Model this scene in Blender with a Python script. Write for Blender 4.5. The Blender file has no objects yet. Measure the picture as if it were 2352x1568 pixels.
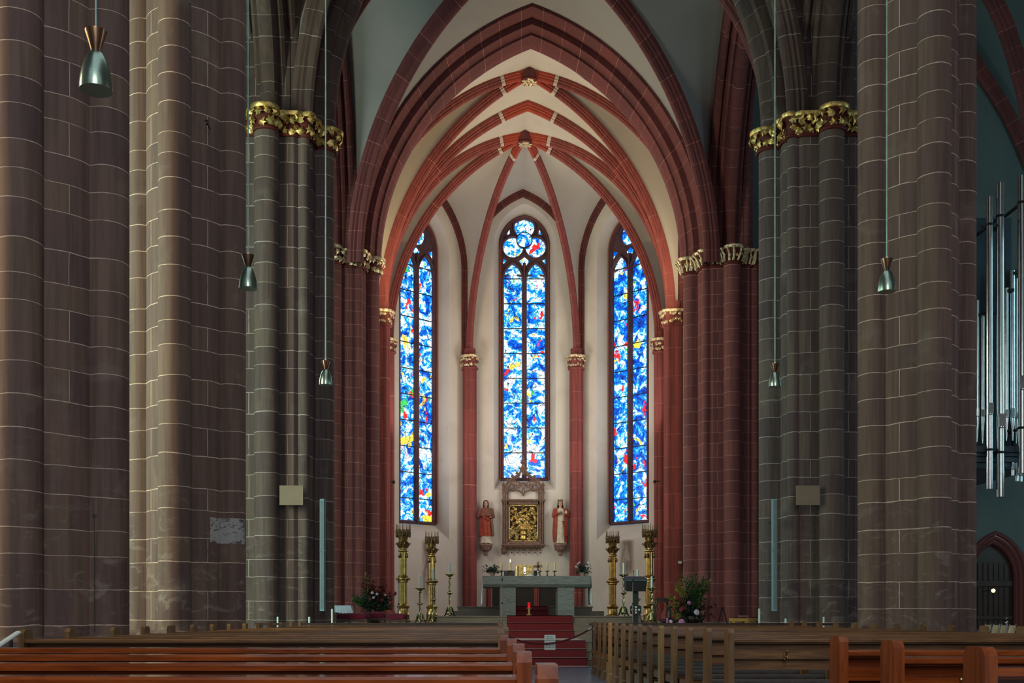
import bpy, bmesh, math, random
from mathutils import Vector, Matrix
random.seed(7)
PI = math.pi
S = bpy.context.scene
COL = S.collection
# ------------------------------------------------------------------ camera, world, lights, exposure
F = 2515.0; VX = 1130.0; VY = 1414.0; EYE = 1.0
def P(px, py, D):
    return Vector(((px-VX)*D/F, D, EYE-(py-VY)*D/F))
def PX(px, D): return (px-VX)*D/F
def PZ(py, D): return EYE-(py-VY)*D/F
cam = bpy.data.cameras.new('camera'); camo = bpy.data.objects.new('camera', cam); COL.objects.link(camo)
camo.location = (0, 0, EYE); camo.rotation_euler = (PI/2, 0, 0)
cam.sensor_width = 36; cam.lens = 36*F/2352; cam.shift_x = (1176-VX)/2352; cam.shift_y = (VY-784)/2352
cam.clip_start = .05; cam.clip_end = 300
S.camera = camo
S.view_settings.view_transform = 'Standard'; S.view_settings.look = 'None'
S.view_settings.gamma = 1; S.view_settings.use_curve_mapping = False
S.view_settings.exposure = 0.14
W = bpy.data.worlds.new('world'); S.world = W; W.use_nodes = True
W.node_tree.nodes['Background'].inputs[0].default_value = (.80, .88, .90, 1)
W.node_tree.nodes['Background'].inputs[1].default_value = 1.0
_t = W.node_tree; _g = _t.nodes.new('ShaderNodeTexCoord'); _s = _t.nodes.new('ShaderNodeSeparateXYZ'); _t.links.new(_g.outputs['Generated'], _s.inputs[0])
_r = _t.nodes.new('ShaderNodeValToRGB'); _t.links.new(_s.outputs[2], _r.inputs[0]); _t.links.new(_r.outputs[0], _t.nodes['Background'].inputs[0])
_r.color_ramp.elements[0].position = 0; _r.color_ramp.elements[0].color = (.10, .105, .11, 1); _r.color_ramp.elements[1].position = .8; _r.color_ramp.elements[1].color = (.50, .56, .60, 1)
def area(name, loc, target, sx, sy, power, color):
    l = bpy.data.lights.new(name, 'AREA'); l.shape = 'RECTANGLE'; l.size = sx; l.size_y = sy
    l.energy = power; l.color = color
    o = bpy.data.objects.new(name, l); COL.objects.link(o); o.location = loc
    d = Vector(target)-Vector(loc); o.rotation_euler = d.to_track_quat('-Z', 'Y').to_euler()
    return o
# daylight through the nave's west window behind the visitor
area('west_window_light', (1.0, -9, 9), (1.0, 30, 6), 6, 10, 800, (1, .97, .92))
# daylight through the aisle and right transept windows, plus added fill lights
area('left_aisle_window_light_near', (-12, 9.5, 5.5), (-4.4, 15, 5), 3, 8, 950, (1, .80, .50))
area('left_aisle_window_light_middle', (-12, 13.5, 6), (-4.5, 23, 6), 3, 8, 800, (.52, .95, .82))
area('right_aisle_window_light_near', (15, 10, 5), (6, 16, 5), 3, 8, 150, (.95, .86, .9))
area('right_transept_window_light', (21, 22, 9), (14, 31, 8), 3, 8, 260, (.45, .85, .95))
area('left_transept_fill_light', (-12.5, 27.5, 8), (1, 27, 2), 4, 9, 850, (.80, 1, .94))  # added fill for the steps and crossing, not a window
area('choir_bay_left_fill_light', (-3.85, 33.8, 11.5), (6, 34.6, 16), 1.0, 5, 420, (1, .76, .40))  # added yellow fill to brighten the vault webs behind the choir arch
area('choir_bay_right_fill_light', (6.2, 33.8, 11.5), (-3, 34.6, 16), 1.0, 5, 400, (1, .82, .52))  # added fill for the opposite webs, no window behind it
# daylight through the choir's side windows
area('choir_left_window_light', (-3.93, 37.6, 8.0), (4.5, 37.5, 12.5), 1.7, 8, 420, (1, .93, .82))
area('choir_right_window_light', (6.22, 37.6, 8.0), (-2.2, 37.5, 12.5), 1.5, 8, 420, (1, .93, .83))
S.cycles.max_bounces = 8; S.cycles.diffuse_bounces = 5; S.cycles.glossy_bounces = 3
S.cycles.sample_clamp_indirect = 4
# ------------------------------------------------------------------ node helper and materials
class NT:
    def __init__(s, name):
        s.m = bpy.data.materials.new(name); s.m.use_nodes = True; s.t = s.m.node_tree
        s.n = s.t.nodes; s.l = s.t.links; s.b = s.n['Principled BSDF']; s.out = s.n['Material Output']
    def new(s, typ, **k):
        n = s.n.new(typ)
        for a, v in k.items(): setattr(n, a, v)
        return n
    def put(s, sock, v):
        if hasattr(v, 'is_output') or isinstance(v, bpy.types.NodeSocket): s.l.new(v, sock)
        elif v is not None: sock.default_value = v
    def math(s, op, a, b=None, c=None, clamp=False):
        n = s.new('ShaderNodeMath', operation=op, use_clamp=clamp)
        s.put(n.inputs[0], a)
        if b is not None: s.put(n.inputs[1], b)
        if c is not None: s.put(n.inputs[2], c)
        return n.outputs[0]
    def mix(s, f, a, b, mode='MIX'):
        n = s.new('ShaderNodeMix', data_type='RGBA', blend_type=mode)
        s.put(n.inputs[0], f); s.put(n.inputs[6], a); s.put(n.inputs[7], b)
        return n.outputs[2]
    def noise(s, vec, scale, detail=3, rough=.55, dist=0):
        n = s.new('ShaderNodeTexNoise'); s.put(n.inputs['Vector'], vec)
        n.inputs['Scale'].default_value = scale; n.inputs['Detail'].default_value = detail
        n.inputs['Roughness'].default_value = rough; n.inputs['Distortion'].default_value = dist
        return n.outputs[0]
    def vmap(s, vec, scale=(1, 1, 1), loc=(0, 0, 0)):
        n = s.new('ShaderNodeMapping'); s.put(n.inputs[0], vec); n.inputs[3].default_value = scale; n.inputs[1].default_value = loc
        return n.outputs[0]
    def ramp(s, f, stops, interp='LINEAR'):
        n = s.new('ShaderNodeValToRGB'); cr = n.color_ramp; cr.interpolation = interp
        while len(cr.elements) < len(stops): cr.elements.new(.5)
        for e, (p, c) in zip(cr.elements, stops):
            e.position = p; e.color = c if len(c) == 4 else (*c, 1)
        s.put(n.inputs[0], f); return n.outputs[0]
    def step(s, v, a, b):
        n = s.new('ShaderNodeMapRange', interpolation_type='SMOOTHSTEP'); s.put(n.inputs[0], v)
        n.inputs[1].default_value = a; n.inputs[2].default_value = b
        return n.outputs[0]
    def pos(s): return s.new('ShaderNodeNewGeometry').outputs['Position']
    def bump(s, h, strength, dist=.01):
        n = s.new('ShaderNodeBump'); n.inputs['Strength'].default_value = strength; n.inputs['Distance'].default_value = dist
        s.put(n.inputs['Height'], h); s.l.new(n.outputs[0], s.b.inputs['Normal'])
def rgb(r, g, b):
    f = lambda c: ((c/255+.055)/1.055)**2.4 if c > 10 else c/255/12.92
    return (f(r), f(g), f(b), 1)
def simple(name, col, rough=.6, metal=0, var=.15, scale=6, bump=0, coat=0):
    t = NT(name); p = t.new('ShaderNodeTexCoord').outputs['Object']
    nz = t.noise(p, scale, 4)
    dark = tuple(c*(1-var) for c in col[:3])+(1,); light = tuple(min(1, c*(1+var)) for c in col[:3])+(1,)
    t.l.new(t.mix(t.step(nz, .3, .7), dark, light), t.b.inputs['Base Color'])
    t.b.inputs['Roughness'].default_value = rough; t.b.inputs['Metallic'].default_value = metal
    t.b.inputs['Coat Weight'].default_value = coat
    if bump: t.bump(nz, bump, .01)
    return t.m
def stone(name, base, alt, joint, course=.36, jw=.014, stain=(.35, .30, .26, 1), wear=.35, rough=.78):
    t = NT(name); uv = t.new('ShaderNodeUVMap'); sp = t.new('ShaderNodeSeparateXYZ'); t.l.new(uv.outputs[0], sp.inputs[0])
    pos = t.pos(); u, v = sp.outputs[0], sp.outputs[1]
    wob = t.noise(pos, 1.7, 2)
    v1 = t.math('MULTIPLY_ADD', t.math('SUBTRACT', wob, .5), .05, v)
    vv = t.new('ShaderNodeCombineXYZ'); t.put(vv.inputs[0], t.math('MULTIPLY', v, 1.15)); t.put(vv.inputs[1], .0)
    irr = t.noise(vv.outputs[0], 1.0, 1)
    v2 = t.math('ADD', t.math('DIVIDE', v1, course), t.math('MULTIPLY', irr, 1.1))
    row = t.math('FLOOR', v2); fr = t.math('FRACT', v2)
    d = t.math('MULTIPLY', t.math('MINIMUM', fr, t.math('SUBTRACT', 1, fr)), course)
    rag = t.math('MULTIPLY', t.noise(pos, 14, 2), jw*.9)
    hm = t.math('SUBTRACT', 1, t.step(d, 0, 1)); 
    hh = t.math('SUBTRACT', t.math('ADD', d, rag), jw*.45)
    mh = t.math('SUBTRACT', 1, t.step(hh, jw*.35, jw*.85))
    par = t.math('COMPARE', t.math('MODULO', row, 2), 1, .1)
    du = t.math('ABSOLUTE', t.math('MULTIPLY_ADD', t.math('SUBTRACT', wob, .5), .02, u))
    mv = t.math('MULTIPLY', t.math('SUBTRACT', 1, t.step(du, jw*.3, jw*.7)), par)
    mask = t.math('MAXIMUM', mh, mv)
    mask = t.math('MULTIPLY', mask, t.step(t.noise(pos, 3.1, 2), .2, .42))
    wn = t.new('ShaderNodeTexWhiteNoise', noise_dimensions='3D'); cb = t.new('ShaderNodeCombineXYZ')
    t.put(cb.inputs[0], row); t.put(cb.inputs[1], t.math('FLOOR', u)); 
    sg = t.math('GREATER_THAN', u, 0); t.put(cb.inputs[2], t.math('MULTIPLY', sg, par)); t.l.new(cb.outputs[0], wn.inputs[0])
    c = t.mix(wn.outputs[0], base, alt)
    streak = t.noise(t.vmap(pos, (14, 14, .8)), 1.0, 4, .6)
    c = t.mix(t.math('MULTIPLY', t.step(streak, .35, .7), .38), c, (.02, .016, .015, 1))
    blotch = t.noise(pos, 1.3, 5, .62, .4)
    c = t.mix(t.math('MULTIPLY', t.step(blotch, .55, .78), .25), c, stain)
    z = t.new('ShaderNodeSeparateXYZ'); t.l.new(pos, z.inputs[0])
    low = t.math('SUBTRACT', 1, t.step(z.outputs[2], 1.3, 3.4))
    sm = t.noise(t.vmap(pos, (1, 1, 2.2)), 2.6, 6, .68, .8)
    c = t.mix(t.math('MULTIPLY', t.math('MULTIPLY', low, t.step(sm, .54, .66)), wear), c, stain)
    c = t.mix(t.math('MULTIPLY', mask, .85), c, joint)
    t.l.new(c, t.b.inputs['Base Color']); t.b.inputs['Roughness'].default_value = rough
    hgt = t.math('ADD', t.math('MULTIPLY', t.noise(pos, 22, 4), .35), t.math('MULTIPLY', mask, -.6))
    t.bump(hgt, .35, .012)
    return t.m
MAT = {}
MAT['stone_near'] = stone('stone_near', rgb(118, 96, 84), rgb(98, 76, 76), rgb(208, 186, 172), .30, .006)
MAT['stone_mid'] = stone('stone_mid', rgb(112, 92, 80), rgb(96, 76, 72), rgb(212, 192, 176), .37, .008)
MAT['stone_far'] = stone('stone_far', rgb(108, 94, 86), rgb(88, 72, 72), rgb(190, 182, 174), .42, .0095)
MAT['stone_arch'] = stone('stone_arch', rgb(88, 70, 62), rgb(66, 54, 54), rgb(170, 158, 148), .52, .008, wear=0)
MAT['stone_red'] = stone('stone_red', rgb(122, 68, 68), rgb(108, 58, 60), rgb(196, 140, 132), .36, .0065, stain=rgb(140, 84, 78), wear=.2)
MAT['stone_red_arch'] = stone('stone_red_arch', rgb(112, 52, 53), rgb(96, 44, 46), rgb(182, 120, 110), .62, .008, stain=rgb(130, 66, 60), wear=0)
MAT['rib_red'] = stone('rib_red', rgb(148, 72, 68), rgb(134, 64, 62), rgb(196, 132, 118), .95, .008, stain=rgb(150, 76, 66), wear=0)
MAT['rib_orange'] = simple('rib_orange', rgb(160, 62, 44), .7, var=.12)
MAT['rib_white'] = simple('rib_white', rgb(206, 184, 172), .7, var=.12)
MAT['rib_black'] = simple('rib_black', rgb(40, 26, 24), .8)
def plaster(name, col, grime):
    t = NT(name); p = t.pos()
    a = t.noise(p, .55, 5, .6, .5); b = t.noise(t.vmap(p, (1.5, 1.5, .5)), 1.4, 5, .65)
    c = t.mix(t.math('MULTIPLY', t.step(a, .42, .75), .38), col, grime)
    c = t.mix(t.math('MULTIPLY', t.step(b, .55, .8), .25), c, grime)
    t.l.new(c, t.b.inputs['Base Color']); t.b.inputs['Roughness'].default_value = .85
    t.bump(t.noise(p, 9, 5), .12, .02); return t.m
MAT['plaster'] = plaster('plaster', rgb(212, 206, 200), rgb(172, 158, 148))
MAT['web'] = plaster('web', rgb(196, 190, 182), rgb(170, 160, 148))
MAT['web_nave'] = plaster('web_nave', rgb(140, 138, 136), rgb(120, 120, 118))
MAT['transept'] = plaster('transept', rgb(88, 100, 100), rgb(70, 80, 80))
MAT['gold'] = simple('gold', (.64, .48, .17, 1), .42, .85, .5, 14)
MAT['gold_pale'] = simple('gold_pale', (.66, .54, .34, 1), .45, .65, .5, 18)
MAT['brass'] = simple('brass', (.40, .26, .09, 1), .36, 1, .3, 9)
MAT['brass_dark'] = simple('brass_dark', (.20, .13, .07, 1), .42, .9, .4, 12)
MAT['bell_red'] = simple('bell_red', rgb(92, 26, 18), .7)
MAT['iron'] = simple('iron', (.012, .012, .014, 1), .5, .3)
MAT['black'] = simple('black', (.01, .013, .013, 1), .45)
MAT['chrome'] = simple('chrome', (.72, .76, .78, 1), .2, 1, .1)
def wood(name, c1, c2, rough=.3, coat=.4, axis=0):
    t = NT(name); p = t.pos(); sc = (1.2, 14, 14) if axis == 0 else (14, 14, 1.2)
    n = t.noise(t.vmap(p, sc), 2.2, 6, .65, .6); g = t.noise(p, 1.1, 3)
    c = t.mix(t.step(n, .3, .72), c1, c2); c = t.mix(t.math('MULTIPLY', t.step(g, .4, .7), .4), c, tuple(x*.55 for x in c1[:3])+(1,))
    t.l.new(c, t.b.inputs['Base Color']); t.b.inputs['Roughness'].default_value = rough
    t.b.inputs['Coat Weight'].default_value = coat; t.b.inputs['Coat Roughness'].default_value = .08
    t.bump(n, .08, .004); return t.m
MAT['wood_orange'] = wood('wood_orange', (.15, .028, .005, 1), (.34, .075, .012, 1), .22, .6)
MAT['wood_orange_v'] = wood('wood_orange_v', (.15, .028, .005, 1), (.32, .072, .012, 1), .28, .4, 1)
MAT['wood_brown'] = wood('wood_brown', (.095, .042, .015, 1), (.23, .11, .040, 1), .36, .22)
MAT['wood_brown_v'] = wood('wood_brown_v', (.11, .058, .022, 1), (.24, .135, .05, 1), .38, .25, 1)
MAT['wood_light_v'] = wood('wood_light_v', (.30, .17, .055, 1), (.46, .28, .10, 1), .38, .3, 1)
MAT['wood_dark'] = wood('wood_dark', (.022, .012, .009, 1), (.05, .026, .018, 1), .4, .2)
MAT['wood_pale'] = wood('wood_pale', (.62, .50, .30, 1), (.74, .62, .40, 1), .4, .2)
MAT['cushion'] = simple('cushion', (.075, .062, .058, 1), .8, 0, .25, 30)
MAT['velvet'] = simple('velvet', rgb(86, 12, 40), .9, 0, .3, 5)
MAT['white_cloth'] = simple('white_cloth', (.72, .82, .92, 1), .8, 0, .08)
MAT['paper'] = simple('paper', (.66, .74, .72, 1), .6, 0, .04)
MAT['ink'] = simple('ink', (.02, .02, .025, 1), .7)
MAT['wax'] = simple('wax', (.62, .80, .74, 1), .45, 0, .06)
MAT['wax_yellow'] = simple('wax_yellow', (.82, .70, .34, 1), .45, 0, .06)
MAT['speaker'] = simple('speaker', rgb(136, 122, 104), .7, 0, .05)
MAT['speaker_dark'] = simple('speaker_dark', rgb(34, 28, 26), .7)
MAT['column_speaker'] = simple('column_speaker', rgb(112, 150, 162), .5, 0, .06)
MAT['carved'] = simple('carved', rgb(112, 88, 76), .8, 0, .3, 10, .4)
MAT['carved_pink'] = simple('carved_pink', rgb(142, 112, 104), .8, 0, .15, 10)
MAT['robe_red'] = simple('robe_red', rgb(150, 62, 44), .75, 0, .25, 7)
MAT['robe_brown'] = simple('robe_brown', rgb(120, 78, 66), .75, 0, .25, 7)
MAT['robe_white'] = simple('robe_white', rgb(196, 186, 170), .75, 0, .2, 7)
MAT['robe_grey'] = simple('robe_grey', rgb(112, 98, 84), .75, 0, .2, 7)
MAT['skin'] = simple('skin', rgb(200, 158, 138), .6, 0, .08)
MAT['hair'] = simple('hair', rgb(70, 46, 38), .7, 0, .3, 20)
MAT['leaf'] = simple('leaf', rgb(52, 84, 40), .55, 0, .5, 5)
MAT['leaf_yellow'] = simple('leaf_yellow', rgb(120, 118, 44), .55, 0, .4, 5)
MAT['leaf_dark'] = simple('leaf_dark', rgb(36, 58, 44), .5, 0, .5, 5)
MAT['leaf_red'] = simple('leaf_red', rgb(96, 30, 28), .6, 0, .4, 5)
MAT['flower_red'] = simple('flower_red', rgb(112, 10, 20), .6, 0, .3, 20)
MAT['flower_white'] = simple('flower_white', rgb(216, 206, 214), .6, 0, .12, 20)
MAT['flower_pink'] = simple('flower_pink', rgb(176, 110, 160), .6, 0, .2, 20)
MAT['clay'] = simple('clay', rgb(158, 132, 118), .7, 0, .15)
def altar_stone():
    t = NT('altar_stone'); p = t.pos(); q = t.vmap(p, (.8, .8, 7))
    n = t.noise(q, 2.3, 7, .62, 1.6)
    c = t.ramp(n, [(.3, rgb(86, 100, 100)), (.5, rgb(124, 136, 134)), (.58, rgb(98, 100, 98)), (.75, rgb(144, 150, 148))])
    t.l.new(c, t.b.inputs['Base Color']); t.b.inputs['Roughness'].default_value = .45; return t.m
MAT['altar_stone'] = altar_stone()
def step_stone():
    t = NT('step_stone'); p = t.pos(); n = t.noise(t.vmap(p, (.7, .7, 9)), 2.4, 6, .62, 1.2)
    c = t.ramp(n, [(.3, rgb(84, 78, 68)), (.5, rgb(120, 108, 94)), (.62, rgb(94, 88, 78)), (.8, rgb(134, 126, 112))])
    t.l.new(c, t.b.inputs['Base Color']); t.b.inputs['Roughness'].default_value = .5; return t.m
MAT['step_stone'] = step_stone()
def floor_mat():
    t = NT('floor_stone'); p = t.pos(); b = t.new('ShaderNodeTexBrick'); t.l.new(p, b.inputs[0])
    b.inputs['Scale'].default_value = 1.0; b.inputs['Brick Width'].default_value = .6; b.inputs['Row Height'].default_value = .3
    b.inputs['Mortar Size'].default_value = .006
    b.inputs['Color1'].default_value = rgb(98, 124, 150); b.inputs['Color2'].default_value = rgb(118, 142, 164); b.inputs['Mortar'].default_value = rgb(66, 72, 76)
    n = t.noise(t.vmap(p, (1, 9, 1)), 2.0, 5, .6, .6)
    c = t.mix(t.math('MULTIPLY', t.step(n, .3, .7), .45), b.outputs[0], rgb(66, 86, 108))
    t.l.new(c, t.b.inputs['Base Color']); t.b.inputs['Roughness'].default_value = .24; return t.m
MAT['floor'] = floor_mat()
def carpet_mat():
    t = NT('carpet'); p = t.pos(); n = t.noise(p, 70, 3)
    c = t.mix(n, rgb(66, 5, 12), rgb(128, 22, 34)); t.l.new(c, t.b.inputs['Base Color']); t.b.inputs['Roughness'].default_value = .95
    t.b.inputs['Sheen Weight'].default_value = .25
    t.bump(n, .4, .01); return t.m
MAT['carpet'] = carpet_mat()
def lamp_metal():
    t = NT('lamp_metal'); t.b.inputs['Metallic'].default_value = 1; t.b.inputs['Roughness'].default_value = .27
    p = t.new('ShaderNodeTexCoord').outputs['Object']; n = t.noise(t.vmap(p, (1, 1, 30)), 6, 3)
    t.l.new(t.mix(n, (.30, .42, .36, 1), (.46, .60, .50, 1)), t.b.inputs['Base Color']); return t.m  # green tint puts the teal windows' reflection into the metal colour
MAT['lamp_metal'] = lamp_metal()
MAT['lamp_brown'] = simple('lamp_brown', (.26, .16, .10, 1), .28, 1, .2)
MAT['opal'] = simple('opal', (.75, .74, .7, 1), .3)
def emit(name, col, st):
    t = NT(name); t.b.inputs['Emission Color'].default_value = col; t.b.inputs['Emission Strength'].default_value = st
    t.b.inputs['Base Color'].default_value = col; return t.m
MAT['glow_warm'] = emit('glow_warm', (1, .62, .30, 1), 2.2)
MAT['flame'] = emit('flame', (1, .85, .5, 1), 4)
MAT['glow_red'] = emit('glow_red', (1, .02, .02, 1), 1.0)
def glass(name, seed, bias, warm, strength):
    t = NT(name); uvn = t.new('ShaderNodeUVMap'); uv = uvn.outputs[0]
    o = (seed*3.7, seed*5.1, seed)
    q = t.vmap(uv, (1, 1, 1), o)
    dz = t.new('ShaderNodeTexNoise'); t.l.new(q, dz.inputs['Vector']); dz.inputs['Scale'].default_value = 1.9; dz.inputs['Detail'].default_value = 2
    wp = t.new('ShaderNodeVectorMath', operation='MULTIPLY_ADD'); t.l.new(dz.outputs['Color'], wp.inputs[0])
    wp.inputs[1].default_value = (.42, .42, .42); t.l.new(q, wp.inputs[2]); w = wp.outputs[0]
    big = t.noise(w, 1.9, 3, .6, 1.4); fine = t.noise(w, 6, 3, .6, 1.5)
    f = t.math('ADD', t.math('MULTIPLY', big, .72), t.math('MULTIPLY', fine, .30)); f = t.math('ADD', f, bias)
    c = t.ramp(f, [(.38, (.0, .02, .24)), (.44, (.0, .07, .60)), (.49, (.0, .22, .86)), (.53, (.03, .50, 1)), (.56, (.70, .88, 1)), (.66, (1, .97, .93))])
    def spot(off, sc, a, b, col, c):
        n = t.noise(t.vmap(w, (1, .75, 1), off), sc, 3, .6, .3)
        return t.mix(t.step(n, a, b), c, col)
    c = spot((9, 2, 0), 1.5, .625-warm, .66-warm, (.95, .72, .05, 1), c)
    c = spot((3, 8, 0), 1.7, .62-warm, .65-warm, (.86, .02, .01, 1), c)
    c = spot((1, 21, 0), 1.4, .67-warm*2, .70-warm*2, (.05, .52, .10, 1), c)
    vr = t.new('ShaderNodeTexVoronoi', feature='DISTANCE_TO_EDGE'); t.l.new(w, vr.inputs['Vector']); vr.inputs['Scale'].default_value = 3.6
    ln = t.math('SUBTRACT', 1, t.step(vr.outputs['Distance'], .006, .03))
    con = t.math('ABSOLUTE', t.math('SUBTRACT', t.noise(w, 3.3, 2, .5), .5)); l2 = t.math('SUBTRACT', 1, t.step(con, .003, .014))
    lines = t.math('MAXIMUM', ln, t.math('MULTIPLY', l2, .85))
    c = t.mix(lines, c, (.004, .008, .05, 1))
    brt = t.math('MULTIPLY_ADD', t.noise(q, .7, 2), .5, .75)
    t.l.new(c, t.b.inputs['Emission Color']); t.put(t.b.inputs['Emission Strength'], t.math('MULTIPLY', brt, strength))
    t.b.inputs['Base Color'].default_value = (.01, .02, .05, 1); t.b.inputs['Roughness'].default_value = .15
    return t.m
MAT['glass_left'] = glass('stained_glass_left', 1, .008, .018, 1.5)
MAT['glass_centre'] = glass('stained_glass_centre', 2, .018, -.005, 1.5)
MAT['glass_right'] = glass('stained_glass_right', 3, -.012, .003, 1.5)
# ------------------------------------------------------------------ mesh helper
class B:
    def __init__(s, loc=(0, 0, 0)):
        s.v = []; s.f = []; s.u = []; s.mi = []; s.cur = 0; s.loc = Vector(loc)
    def face(s, idx, uv=None): s.f.append(tuple(idx)); s.u.append(uv); s.mi.append(s.cur)
    def loft(s, rings, closed=True, cap0=False, cap1=False, uv=None):
        base = len(s.v); n = len(rings[0])
        for r in rings: s.v += [tuple(p) for p in r]
        m = n if closed else n-1
        for i in range(len(rings)-1):
            for j in range(m):
                k = (j+1) % n
                q = (base+i*n+j, base+i*n+k, base+(i+1)*n+k, base+(i+1)*n+j)
                if uv:
                    a, b_, c, d = uv(i, j), uv(i, j+1), uv(i+1, j+1), uv(i+1, j)
                    s.face(q, (a, b_, c, d))
                else: s.face(q)
        if cap0: s.face(tuple(base+j for j in range(n))[::-1])
        if cap1: s.face(tuple(base+(len(rings)-1)*n+j for j in range(n)))
        return s
    def box(s, x0, x1, y0, y1, z0, z1, M=None):
        p = [Vector((x, y, z)) for z in (z0, z1) for x, y in ((x0, y0), (x1, y0), (x1, y1), (x0, y1))]
        if M: p = [M @ q for q in p]
        b = len(s.v); s.v += [tuple(q) for q in p]
        for q in ((3, 2, 1, 0), (4, 5, 6, 7), (0, 1, 5, 4), (1, 2, 6, 5), (2, 3, 7, 6), (3, 0, 4, 7)): s.face(tuple(b+i for i in q))
        return s
    def lathe(s, prof, c=(0, 0, 0), seg=20, M=None, flute=None):
        rings = []
        for r, z in prof:
            ring = []
            for k in range(seg):
                a = 2*PI*k/seg; rr = max(r, .0004)
                if flute: rr *= flute(a, z)
                q = Vector((rr*math.cos(a), rr*math.sin(a), z))
                if M: q = M @ q
                ring.append(q+Vector(c))
            rings.append(ring)
        return s.loft(rings, True, True, True)
    def tube(s, path, r, seg=8, closed=False, flat=None):
        path = [Vector(p) for p in path]; n = len(path); rings = []
        up = Vector((0, 0, 1)); prev = None
        for i, p in enumerate(path):
            a = path[(i-1) % n] if closed or i > 0 else p; b = path[(i+1) % n] if closed or i < n-1 else p
            t = (b-a).normalized()
            if prev is None:
                ref = up if abs(t.z) < .9 else Vector((0, 1, 0)); x = t.cross(ref).normalized()
            else: x = (prev-t*prev.dot(t)).normalized()
            prev = x; y = t.cross(x); rr = r(i/(n-1)) if callable(r) else r
            rings.append([p+(x*math.cos(2*PI*k/seg)+y*math.sin(2*PI*k/seg)*(flat or 1))*rr for k in range(seg)])
        if closed: rings.append(rings[0])
        return s.loft(rings, True, not closed, not closed)
    def sph(s, c, r, seg=12, rg=8, sc=(1, 1, 1), M=None):
        prof = [(math.sin(PI*i/rg), -math.cos(PI*i/rg)) for i in range(rg+1)]
        rings = []
        for pr, pz in prof:
            ring = []
            for k in range(seg):
                a = 2*PI*k/seg; q = Vector((max(pr, .002)*math.cos(a)*r*sc[0], max(pr, .002)*math.sin(a)*r*sc[1], pz*r*sc[2]))
                if M: q = M @ q
                ring.append(q+Vector(c))
            rings.append(ring)
        return s.loft(rings, True, True, True)
    def poly(s, pts): b = len(s.v); s.v += [tuple(p) for p in pts]; s.face(tuple(range(b, b+len(pts)))); return s
    def leaf(s, M, size=.15, kind=0):
        if kind == 0: o = [(0, -.5), (.22, -.42), (.5, -.3), (.34, -.05), (.48, .22), (.2, .16), (0, .55), (-.2, .16), (-.48, .22), (-.34, -.05), (-.5, -.3), (-.22, -.42)]
        elif kind == 1: o = [(0, -.5), (.16, -.2), (.2, .1), (.1, .4), (0, .6), (-.1, .4), (-.2, .1), (-.16, -.2)]
        else: o = [(0, -.5), (.07, -.1), (.06, .3), (0, .6), (-.06, .3), (-.07, -.1)]
        b = len(s.v); n = len(o); th = .05*size
        s.v.append(tuple(M @ Vector((0, 0, .22*size))))
        s.v += [tuple(M @ Vector((x*size, y*size, -.1*size*abs(y)*2-.10*size*(abs(x)*2)**2))) for x, y in o]
        s.v.append(tuple(M @ Vector((0, 0, .22*size-th))))
        s.v += [tuple(M @ Vector((x*size, y*size, -.1*size*abs(y)*2-th-.10*size*(abs(x)*2)**2))) for x, y in o] if kind == 0 else []
        if kind != 0: s.v.pop()
        for k in range(n):
            s.face((b, b+1+k, b+1+(k+1) % n))
        if kind == 0:
            c = b+n+1
            for k in range(n):
                s.face((c, c+1+(k+1) % n, c+1+k)); s.face((b+1+k, c+1+k, c+1+(k+1) % n, b+1+(k+1) % n))
        return s
    def build(s, name, mats, parent=None, ang=40, kind=None, label=None):
        me = bpy.data.meshes.new(name); me.from_pydata(s.v, [], s.f)
        if not isinstance(mats, (list, tuple)): mats = [mats]
        for m in mats: me.materials.append(MAT[m] if isinstance(m, str) else m)
        me.polygons.foreach_set('material_index', s.mi)
        if any(u is not None for u in s.u):
            uvl = me.uv_layers.new(name='UVMap'); k = 0
            for fi, f in enumerate(s.f):
                u = s.u[fi]
                for j in range(len(f)):
                    uvl.data[k].uv = u[j] if u else (9, 0); k += 1
        me.validate(); me.update()
        bm = bmesh.new(); bm.from_mesh(me); bmesh.ops.recalc_face_normals(bm, faces=bm.faces); bm.to_mesh(me); bm.free()
        if ang:
            me.polygons.foreach_set('use_smooth', [True]*len(me.polygons)); me.set_sharp_from_angle(angle=math.radians(ang))
        o = bpy.data.objects.new(name, me); COL.objects.link(o)
        if parent: o.parent = parent
        elif s.loc.length: o.location = s.loc
        if kind: o['kind'] = kind
        if label: o['label'] = label
        return o
def thing(name, label, cat, loc=(0, 0, 0), rz=0, group=None):
    o = bpy.data.objects.new(name, None); COL.objects.link(o); o.empty_display_size = .1
    o.location = loc; o.rotation_euler = (0, 0, rz); o['label'] = label; o['category'] = cat
    if group: o['group'] = group
    return o
def tag(o, label, cat, group=None, kind=None):
    o['label'] = label; o['category'] = cat
    if group: o['group'] = group
    if kind: o['kind'] = kind
    return o
def kids(o): return [c for c in bpy.data.objects if c.parent == o]
def dup(root, loc, rz=0, label=None, group=None):
    tree = DT.get(root.name)
    if tree is None:
        ks = kids(root); tree = [(k, kids(k)) for k in ks]; DT[root.name] = tree
    r = root.copy(); COL.objects.link(r); r.location = loc; r.rotation_euler = (0, 0, rz)
    if label: r['label'] = label
    if group: r['group'] = group
    for k, sub in tree:
        c = k.copy(); COL.objects.link(c); c.parent = r
        for g in sub:
            d = g.copy(); COL.objects.link(d); d.parent = c
    return r
DT = {}
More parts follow.
